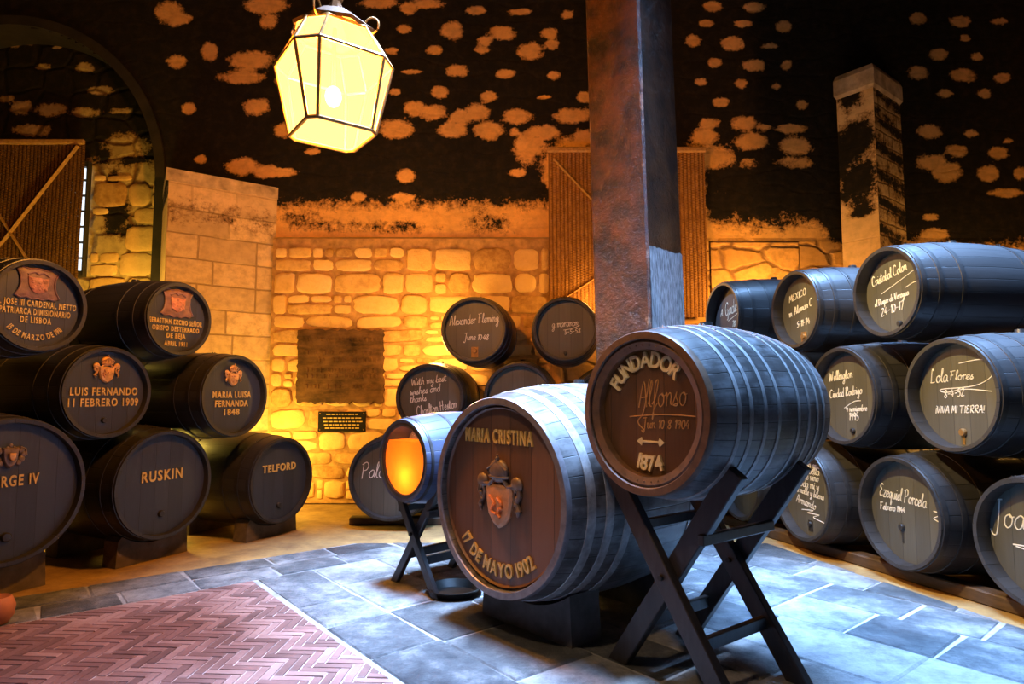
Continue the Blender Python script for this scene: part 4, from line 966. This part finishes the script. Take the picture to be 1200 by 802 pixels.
# saddles, sleepers
def saddle(k, tt, halfw, depth, label, mat, name, group=None, jag=.0, zfloor=-.010):
    r = prof_r(k.rh, k.R, tt) + .006; y = -k.L / 2 + tt * k.L; cz = k.c.z
    root = Matrix.Translation((k.c.x, k.c.y, 0)) @ Matrix.Rotation(k.th, 4, 'Z')
    n = 17; mb = MB(); top = []
    for i in range(n):
        x = -halfw + 2 * halfw * i / (n - 1); top.append((x, cz - math.sqrt(max(r * r - x * x, .0001))))
    if jag:
        e = jag; top = [(-halfw - e, top[0][1] - e)] + top + [(halfw + e, top[-1][1] - e)]
    n = len(top); vs = []
    for yy in (y - depth / 2, y + depth / 2):
        vs += [(x, yy, z) for x, z in top] + [(x * 1.04, yy, zfloor) for x, z in top]
    fs = []
    for i in range(n - 1):
        a, b, c_, d = i, i + 1, n + i + 1, n + i; o = 2 * n
        fs += [[a, b, c_, d], [o + b, o + a, o + d, o + c_], [a, o + a, o + b, b], [d, c_, o + c_, o + d]]
    fs += [[0, n, 3 * n, 2 * n], [n - 1, 3 * n - 1, 4 * n - 1, 2 * n - 1]]
    mb.add(vs, fs); o = mb.build(name, M[mat]); o.location = (k.c.x, k.c.y, 0); o.rotation_euler = (0, 0, k.th)
    return tag(o, label, 'block', group)
for key, nm in (('l1', 'biggest black cask at the far left'), ('l2', 'middle cask of the left floor row'), ('l3', 'end cask of the left floor row')):
    saddle(casks[key], .17, .25, .15, 'rough dark stone block under the front of the ' + nm, 'stone_block', 'stone_block', None, .03)
    saddle(casks[key], .80, .25, .15, 'rough dark stone block under the rear of the ' + nm, 'stone_block', 'stone_block', None, .03)
def sleeper(p, q, label, h, w=.12):
    mb = MB(); p = Vector((*p, 0)); q = Vector((*q, 0)); c = (p + q) / 2; d = q - p
    mb.box((0, 0, h / 2 - .005), (d.length, w, h + .01), None, .008)
    o = mb.build('timber_sleeper', M['brown_wood']); o.location = c; o.rotation_euler = (0, 0, math.atan2(d.y, d.x)); tag(o, label, 'beam')
def along(k, tt): p = k.c + k.n * (k.L / 2 - tt * k.L); return p
for tt, w in ((.2, 'front'), (.8, 'rear')):
    a, b = along(casks['r1'], tt), along(casks['r3'], tt); d = (b - a).normalized()
    a = a - d * .3; b = a + d * 4.2
    sleeper(a.xy, b.xy, 'long brown timber under the %s of the right floor-row casks' % w, .07)
    a, b = along(casks['m1'], tt), Vector((.56, 6.1 + .08, 0)); y = (6.05 + tt * ML)
    sleeper((-1.55, y), (1.0, y), 'long brown timber under the %s of the casks against the back wall' % w, .06)

# --- big crested cask in the foreground
k = casks['maria'] = cask(P(580, 582, 3.35), 1.015, 1.16, 1.30, -48, 'huge dusty oak cask in the centre foreground, brown head with carved crowned shield', None,
    'oak_stave', 'grey_hoop', 'oak_head', (.105, .19, .285, .715, .81, .895), .04, .034, .05, rimm='steel_rim', name='oak_cask')
mb = MB(); flat_text(mb, 'MARIA CRISTINA', -.02, k.zc + .60 * k.rh, 1.06 * k.rh, .14 * k.rh, k.yf, .010); mb.build('lettering', M['gold'], k.root)
arc(k, '17 DE MAYO 1902', .74, 185, 92, .135, True, depth=.010, sx=.75)
mantle_crest(k, .03, .66, .74, 'crest_skin', 'crest_wood')
mb = MB(); mb.lathe([(k.rh - .044, k.yf - .001), (k.rh - .05, k.yf - .012), (k.rh - .06, k.yf - .001)], 72, k.zc); mb.build('head_bead', M['oak_head'], k.root)
saddle(k, .24, .33, .22, 'dark stone plinth carrying the front of the huge crested oak cask', 'plinth', 'stone_plinth')
saddle(k, .80, .33, .20, 'dark stone plinth carrying the rear of the huge crested oak cask', 'plinth', 'stone_plinth')

# --- glazed cask on the tall X stand
k = casks['fund'] = cask(P(752, 484, 2.74), .695, 1.14, .92, -53, 'dusty oak cask with glazed head and cream letters on the tall X stand, foreground', None,
    'oak_stave', 'grey_hoop', 'oak_head', (.16, .235, .33, .43, .60, .70, .80, .885), .055, .03, .022, rimm='brown_rim', name='oak_cask')
arc(k, 'FUNDADOR', .66, -8, 108, .19, mat='cream', sx=.86, depth=.012)
arc(k, '1874', .62, 180, 36, .18, True, 'cream', sx=.95, depth=.012)
chalk(k, [('Alfonso', -.18, .06, .74, 3, 1.35), ('Jun 10 8 1904', -.14, -.20, .74, 2, 1.0)], [[(-.34, -.06), (.2, -.02), (.68, -.03)], [(-.10, -.22), (-.2, -.12), (-.1, .02), (.0, .42)]], .006, 'ochre_ink')
mb = MB()
for s in (-1, 1):
    stroke(mb, [(s * .0, k.zc - .36 * k.rh), (s * .055, k.zc - .36 * k.rh)], .010, k.yf, .004); mb.prism([(s * .05, k.zc - .36 * k.rh + .018), (s * .075, k.zc - .36 * k.rh), (s * .05, k.zc - .36 * k.rh - .018), (s * .042, k.zc - .36 * k.rh)], k.yf - .004, k.yf)
mb.build('arrow_mark', M['cream'], k.root)
yy = -k.L / 2
mb = MB(); mb.lathe([(k.rh - .032, yy + .05), (k.rh - .032, yy + .012), (k.rh - .045, yy + .006), (k.rh - .075, yy + .018), (k.rh - .078, yy + .05)], 72, k.zc)
for i in range(7):
    a = math.radians(-22 + i * 7.4); mb.ball(((k.rh - .058) * math.sin(a), yy + .010, k.zc + (k.rh - .058) * math.cos(a)), .004, seg=6, rings=4)
    a += PI; mb.ball(((k.rh - .058) * math.sin(a), yy + .010, k.zc + (k.rh - .058) * math.cos(a)), .004, seg=6, rings=4)
mb.build('glazing_ring', M['brown_rim'], k.root)
def glass_mat(name, refl, tint=(1, 1, 1)):
    t = NT(name); out = t.t.nodes['Material Output']; tr = t.n('ShaderNodeBsdfTransparent'); tr.inputs[0].default_value = (*tint, 1)
    gl = t.n('ShaderNodeBsdfGlossy'); gl.inputs['Roughness'].default_value = .03; lw_ = t.n('ShaderNodeLayerWeight'); lw_.inputs[0].default_value = .5; pw_ = t.math('POWER', lw_.outputs['Facing'], 3.5); fr_ = t.math('ADD', t.math('MULTIPLY', pw_, .55), refl)
    mx = t.n('ShaderNodeMixShader'); t.l(fr_, mx.inputs[0]); t.l(tr.outputs[0], mx.inputs[1]); t.l(gl.outputs[0], mx.inputs[2]); t.l(mx.outputs[0], out.inputs[0]); return t.m
M['pane'] = glass_mat('clear_glass', .045)
mb = MB(); mb.disc(k.rh - .076, yy + .022, k.zc, .004); mb.build('glass_pane', M['pane'], k.root)

def x_stand(k, ts, half, top, label, lw=.09, lt=.05, rail_z=.22):
    """two crossed pairs of legs joined by stretchers, under cask k"""
    root = thing('trestle_stand', (k.c.x, k.c.y, 0), label, 'stand', k.th)
    ys = [-k.L / 2 + t_ * k.L for t_ in ts]
    for j, y in enumerate(ys):
        for s in (-1, 1):
            off = lt / 2 * s * .98
            mb = MB(); a = Vector((-s * half, y + off, 0)); b = Vector((s * half * 1.0, y + off, top))
            d = (b - a).normalized(); a2 = a - d * .05; b2 = b + d * .02
            mb.beam(a2, b2, lt * .96, lw, (1, 0, 0) if False else (0, 0, 1), .004)
            # flat foot: cut below the floor
            bm = bmesh.new(); vsx = [bm.verts.new(v) for v in mb.v]
            for f in mb.f: bm.faces.new([vsx[i] for i in f])
            g = bm.verts[:] + bm.edges[:] + bm.faces[:]
            r = bmesh.ops.bisect_plane(bm, geom=g, plane_co=(0, 0, .002), plane_no=(0, 0, -1), clear_outer=True)
            bmesh.ops.holes_fill(bm, edges=[e for e in bm.edges if e.is_boundary])
            bm.verts.index_update(); m2 = MB(); m2.add([v.co.copy() for v in bm.verts], [[v.index for v in f.verts] for f in bm.faces]); bm.free()
            m2.build('leg', M['dark_wood'], root)
        mb = MB(); mb.tube([(0, y - lt - .012, top / 2), (0, y + lt + .012, top / 2)], .012, 10); mb.build('pivot_bolt', M['iron'], root)
    for s in (-1, 1):
        x = -s * half * (1 - 2 * rail_z / top); mb = MB()
        mb.beam((s * half * (1 - 2 * rail_z / top), ys[0], rail_z), (s * half * (1 - 2 * rail_z / top), ys[1], rail_z), .03, .055); mb.build('stretcher', M['dark_wood'], root)
    zt = top * .70; xx = half * (2 * zt / top - 1) + .055
    for s in (-1, 1):
        mb = MB(); mb.beam((s * xx, ys[0] - .02, zt), (s * xx, ys[1] + .02, zt), .03, .045); mb.build('top_rail', M['dark_wood'], root)
    return root
x_stand(casks['fund'], (.17, .70), .32, .92, 'tall black wooden X-frame stand under the glazed cask in the right foreground')
# saddle board of the stand shows under the barrel's front
# --- small glowing display cask
k = casks['disp'] = cask(P(471, 540, 4.1), .52, 1.15, .80, -45, 'small black display cask with lit amber wine behind its glass head', None,
    'bluelit_stave', 'black_hoop', 'black_head', (.05, .30, .70, .95), .20, .022, .02, name='display_cask', bung=False)
yy = -k.L / 2; ri = k.rh - .024
mb = MB(); mb.lathe([(ri + .002, yy + .004), (ri + .002, yy + .02), (ri - .022, yy + .022), (ri - .022, yy + .006), (ri - .012, yy + .001)], 72, k.zc, True); mb.build('glazing_ring', M['dark_wood'], k.root)
mb = MB(); mb.disc(ri - .018, yy + .014, k.zc, .004); mb.build('glass_pane', M['pane'], k.root)
# wine: solid filled to about three quarters
lvl = .52 * ri; pts = []
a0 = math.acos(lvl / ri)
for i in range(41):
    a = a0 + (2 * PI - 2 * a0) * i / 40; pts.append(((ri - .006) * math.sin(a), k.zc + (ri - .006) * math.cos(a)))
t = NT('amber_wine'); out = t.t.nodes['Material Output']; tl = t.n('ShaderNodeBsdfTranslucent'); tl.inputs[0].default_value = (1.0, .34, .03, 1)
em = t.n('ShaderNodeEmission'); em.inputs[0].default_value = (1, .24, .015, 1); em.inputs[1].default_value = .55
ax = t.n('ShaderNodeAddShader'); t.l(tl.outputs[0], ax.inputs[0]); t.l(em.outputs[0], ax.inputs[1]); t.l(ax.outputs[0], out.inputs[0])
mb = MB(); n = len(pts); vs = [(x, yy + .024, z) for x, z in pts] + [(x, yy + .19, z) for x, z in pts]
mb.add(vs, [list(range(n)), [n + i for i in range(n)][::-1]] + [[i, (i + 1) % n, n + (i + 1) % n, n + i] for i in range(n)]); mb.build('wine', t.m, k.root)
lo = light('display_lamp', 'POINT', (0, yy + .12, k.zc - ri * .42), 1.6, (1, .72, .30), shadow_soft_size=.03); lo.parent = k.root
lo = light('display_top_lamp', 'POINT', (0, yy + .10, k.zc + ri * .70), .10, (1, .85, .6), shadow_soft_size=.02); lo.data.energy = .45; lo.parent = k.root
mb = MB(); mb.disc(ri - .003, yy + .196, k.zc, .003); mb.build('back_board', simple('pale_inner_board', (.45, .38, .27), .6, 0, .2, 10), k.root)
x_stand(k, (.14, .74), .24, .70, 'small black wooden X-frame stand under the glowing display cask', .055, .036, .20)
mb = MB(); c = P(532, 690, 4.1); mb.lathe_z([(.001, .004), (.13, .004), (.165, .045), (.172, .045), (.135, 0), (.001, 0)], (c.x, c.y, .0), 40)
o = mb.build('drip_tray', M['iron']); tag(o, 'shallow round dark tray on the floor behind the small X stand', 'tray')

# ------------------------------------------------------------------ LANTERN
def lantern():
    c = P(391, 95, 3.8); zb, zr, zc_, = P(340, 158, 3.8).z, P(322, 70, 3.8).z, P(345, 33, 3.8).z
    root = thing('hanging_lantern', (c.x, c.y, zb), 'lit glass lantern with tapering sides hanging from the ceiling', 'lamp', math.radians(-9))
    def octa(rad, ch, z):
        """diagonal square, corners cut by width ch; corners on the axes"""
        pts = []
        for k in range(4):
            a = -PI / 2 + k * PI / 2; d = Vector((math.cos(a), math.sin(a))); p = Vector((-d.y, d.x))
            q = d * (rad - ch / 2)
            pts += [Vector((*(q - p * ch / 2), z)), Vector((*(q + p * ch / 2), z))]
        return pts
    hb, hr, hc = 0, zr - zb - .05, zc_ - zb - .055
    O = [octa(.296, .065, hb), octa(.425, .15, hr), octa(.295, .13, hc)]
    t = NT('lit_lantern_glass'); out = t.t.nodes['Material Output']; tr = t.n('ShaderNodeBsdfTransparent'); tr.inputs[0].default_value = (1, .90, .62, 1)
    em = t.n('ShaderNodeEmission'); em.inputs[0].default_value = (1, .55, .15, 1); em.inputs[1].default_value = 4.0
    mx = t.n('ShaderNodeMixShader'); mx.inputs[0].default_value = .45
    t.l(tr.outputs[0], mx.inputs[1]); t.l(em.outputs[0], mx.inputs[2]); t.l(mx.outputs[0], out.inputs[0]); G = t.m
    fm = simple('lantern_brass_frame', (.50, .28, .10), .45, .4, .3, 25)
    fr = MB()
    for j in range(3): fr.tube(O[j], .012, 6, True)
    for j in range(2):
        for i in range(8): fr.tube([O[j][i], O[j + 1][i]], .011, 6)
    fr.build('frame', fm, root)
    def pane(quad):
        n = (quad[1] - quad[0]).cross(quad[2] - quad[1]).normalized() * .0015
        cc = sum(quad, Vector()) / len(quad); q = [cc + (p - cc) * .985 for p in quad]; m = len(q)
        mb = MB(); mb.add([p + n for p in q] + [p - n for p in q], [list(range(m)), list(range(m, 2 * m))[::-1]] + [[i, (i + 1) % m, m + (i + 1) % m, m + i] for i in range(m)])
        mb.build('glass_pane', G, root)
    for j in range(2):
        for i in range(8): pane([O[j][i], O[j][(i + 1) % 8], O[j + 1][(i + 1) % 8], O[j + 1][i]])
    pane(O[0])
    mb = MB(); mb.lathe_z([(.25, hc), (.26, hc + .02), (.15, hc + .11), (.05, hc + .17), (.035, hc + .22), (.05, hc + .25), (.02, hc + .29)], (0, 0, 0), 8, False); mb.build('cap', simple('lantern_dark_cap', (.13, .06, .02), .6, .3, .3, 25), root)
    mb = MB(); zt = 6.30 - zb
    mb.tube([(0, 0, hc + .27), (0, 0, zt)], .012, 8); mb.build('stem', fm, root)
    for k_ in range(4):
        a = k_ * PI / 2; mb = MB()
        mb.tube([(math.cos(a) * (.24 + .045 * math.cos(b)), math.sin(a) * (.24 + .045 * math.cos(b)), hc + .05 + .05 * math.sin(b)) for b in np.linspace(-1.6, 3.4, 14)], .006, 6); mb.build('scroll', fm, root)
    t = NT('lit_bulb'); em = t.n('ShaderNodeEmission'); em.inputs[0].default_value = (1, .85, .55, 1); em.inputs[1].default_value = 40; t.l(em.outputs[0], t.t.nodes['Material Output'].inputs[0])
    mb = MB(); mb.ball((0, 0, .24), .05, 1, 1, 1.3); mb.build('bulb', t.m, root)
    mb = MB(); mb.tube([(0, 0, .30), (0, 0, hc + .05)], .014, 8); mb.build('lamp_holder', fm, root)
    lo = light('lantern_light', 'POINT', (0, .0, .24), LANTERN_W, (1, .43, .085), shadow_soft_size=.10); lo.parent = root
lantern()

# ------------------------------------------------------------------ WINDOWS, BLINDS, PLAQUES
M['sky_glow'] = None
t = NT('daylit_window_glass'); em = t.n('ShaderNodeEmission'); em.inputs[0].default_value = (.80, .90, 1, 1); em.inputs[1].default_value = 1.5; t.l(em.outputs[0], t.t.nodes['Material Output'].inputs[0]); M['sky_glow'] = t.m
M['frame_dark'] = simple('dark_window_frame', (.03, .028, .026), .5)
def window(name, xa, xb, za, zb, y, bars):
    root = bpy.data.objects.new(name, None); COL.objects.link(root); root.location = ((xa + xb) / 2, y, za); struct(root)
    w, h = xb - xa, zb - za; mb = MB()
    for x in (-w / 2, w / 2): mb.box((x, 0, h / 2), (.028, .07, h + .07), None, .004)
    for z in (0, h): mb.box((0, 0, z), (w, .07, .07), None, .004)
    for i in range(1, bars): mb.box((0, 0, h * i / bars), (w, .03, .022))
    mb.box((0, 0, h / 2), (.03, .03, h)); mb.build('window_frame', M['frame_dark'], root)
    mb = MB(); mb.box((0, .03, h / 2), (w, .008, h)); mb.build('window_pane', M['sky_glow'], root)
wr = P(108, 250, YN).x
window('window_1', wr - 2.3, wr - .03, P(100, 322, YN).z, P(100, 195, YN).z, YN - .05, 7)
# woven esparto blinds
def blind(xa, xb, za, zb, y, label, cords, holes, dark=1.0):
    t = NT('woven_esparto'); co = t.coord('Object'); sp = t.n('ShaderNodeSeparateXYZ'); t.l(co, sp.inputs[0])
    out = t.t.nodes['Material Output']
    k = t.math('SINE', t.math('MULTIPLY', sp.outputs[0], 2 * PI / .045)); k = t.smooth(k, -1.5, .3)
    kz = t.math('SINE', t.math('ADD', t.math('MULTIPLY', sp.outputs[2], 2 * PI / .03), t.math('MULTIPLY', t.math('FLOOR', t.math('MULTIPLY', sp.outputs[0], 1 / .0375)), PI)))
    f = t.noise(t.coord('Object', (30, 30, 10)), 1, 4)
    t.l(t.mix(k, (.14 * dark, .055 * dark, .015 * dark), t.ramp(f, [(.3, (.24 * dark, .10 * dark, .03 * dark)), (.7, (.46 * dark, .22 * dark, .07 * dark))])), t.b.inputs['Base Color'])
    t.bump(t.math('ADD', k, t.math('MULTIPLY', kz, .4)), .8, .012); t.set(.9, 0, .2)
    if holes:
        hn = t.noise(t.coord('Object', (26, 1, 34)), 1, 2, .5); ln = t.math('LESS_THAN', k, .35)
        a = t.math('MULTIPLY', t.math('GREATER_THAN', hn, .58), ln)
        tr = t.n('ShaderNodeBsdfTransparent'); mx = t.n('ShaderNodeMixShader'); t.l(a, mx.inputs[0]); t.l(t.b.outputs[0], mx.inputs[1]); t.l(tr.outputs[0], mx.inputs[2]); t.l(mx.outputs[0], out.inputs[0])
    root = thing('woven_blind', ((xa + xb) / 2, y, za), label, 'blind'); w, h = xb - xa, zb - za
    mb = MB(); n = 60
    vs = []; fs = []
    for j in range(13):
        for i in range(n + 1):
            x = -w / 2 + w * i / n; z = h * j / 12
            vs.append((x, -.012 * math.sin(x * 9) - .01 * math.sin(z * 3), z))
    m = len(vs); vs += [(a, b + .014, c) for a, b, c in vs]
    for j in range(12):
        for i in range(n):
            q = [j * (n + 1) + i, j * (n + 1) + i + 1, (j + 1) * (n + 1) + i + 1, (j + 1) * (n + 1) + i]; fs += [q, [m + v for v in q][::-1]]
    mb.add(vs, fs, True); mb.build('mat', t.m, root, fix=False)
    cm = simple('esparto_cord_' + str(int(w * 100)), (.42, .22, .08), .9, 0, .3, 30)
    for a, b in cords:
        mb = MB(); mb.beam((-w / 2 + a[0] * w, -.035, a[1] * h), (-w / 2 + b[0] * w, -.035, b[1] * h), .012, .055, (0, 1, 0)); mb.build('cord', cm, root)
    mb = MB(); mb.box((0, -.012, h - .02), (w + .03, .05, .06), None, .01); mb.build('top_batten', cm, root)
YNB = YN - .22
xr = P(95, 230, YNB).x
blind(xr - 2.3, xr, P(60, 345, YNB).z, P(60, 165, YNB).z, YNB, 'woven brown blind with crossed cords, over the bright window at the left', [((.42, .0), (.98, .96)), ((.31, 1.0), (.87, .0))], True, .42)  # straw colour dimmed here to carry the shade of a backlit blind
xa, xb = P(643, 250, YB - .1).x, P(827, 250, YB - .1).x
blind(xa, xb, P(700, 372, YB - .1).z, P(700, 174, YB - .1).z, YB - .1, 'woven orange-brown blind hanging on the back wall behind the pillar', [((.03, .93), (.62, .34)), ((.02, .06), (.5, .35))], False)
# stone plaque
pa, pb = P(351, 387, YB - .05), P(450, 472, YB - .05)
root = thing('stone_plaque', ((pa.x + pb.x) / 2, YB - .062, pb.z), 'large dark square stone plaque with worn carved lines on the back wall', 'plaque')
w, h = pb.x - pa.x, pa.z - pb.z
t = NT('dark_carved_stone'); co = t.coord('Object'); f = t.noise(t.coord('Object', (1.5, 1, 7)), 1.6, 8, .7); f2 = t.noise(co, 6, 6)
t.l(t.ramp(t.math('MULTIPLY', t.math('ADD', f, f2), .5), [(.36, (.018, .011, .008)), (.62, (.15, .075, .035))]), t.b.inputs['Base Color']); t.bump(f2, .8, .02); t.set(.9, 0, .1)
mb = MB(); N = 28; edge = []
for i in range(N): edge.append((-w / 2 + w * i / N, h + random.uniform(-.012, .012)))
for i in range(N): edge.append((w / 2 + random.uniform(-.015, .012), h - h * i / N))
for i in range(N): edge.append((w / 2 - w * i / N, random.uniform(-.02, .012)))
for i in range(N): edge.append((-w / 2 + random.uniform(-.012, .012), h * i / N))
mb.prism(edge, -.05, .0, .006)
for zf in (.86, .68, .58, .44, .36, .22):
    x = -w * .40
    while x < w * .40:
        l_ = random.uniform(.02, .05)
        if random.random() < .75: mb.box((x + l_ / 2, -.062, h * zf), (l_ * .5, .012, random.uniform(.03, .055)), None, .003)
        x += l_ + .012
mb.build('slab', t.m, root)
pa, pb = P(374, 482.5, YB - .05), P(429, 506, YB - .05)
root = thing('name_plaque', ((pa.x + pb.x) / 2, YB - .064, pb.z), 'small black plate with fine gilt lines below the dark stone plaque', 'plaque')
w, h = pb.x - pa.x, pa.z - pb.z
mb = MB(); mb.box((0, -.01, h / 2), (w, .024, h), None, .004); mb.build('plate', simple('black_plate', (.012, .010, .009), .7, 0, .2, 20, spec=.1), root)
mb = MB()
for i, (zf, lw) in enumerate(((.86, .66), (.68, .8), (.50, .78), (.34, .74), (.18, .7))):
    x = -w * lw / 2
    while x < w * lw / 2:
        l_ = random.uniform(.014, .05); mb.box((x + l_ / 2, -.0235, h * zf), (l_, .002, .012)); x += l_ + .012
    mb.build('gilt_line', M['gold'], root); mb = MB()
for sx in (-1, 1):
    for z in (.1, .9): mb = MB(); mb.ball((sx * w * .46, -.023, h * z), .008, 1, .5, 1, 8, 5); mb.build('screw', M['brass'], root)
# terracotta pot cut by the left edge
p = P(-6, 722, 3.58); mb = MB(); mb.lathe_z([(.001, 0), (.06, 0), (.085, .04), (.09, .09), (.075, .13), (.065, .14), (.055, .13), (.001, .12)], (p.x, p.y, 0), 28)
tag(mb.build('terracotta_pot', M['terracotta']), 'rounded terracotta pot on the flagstones, cut by the left edge', 'pot')
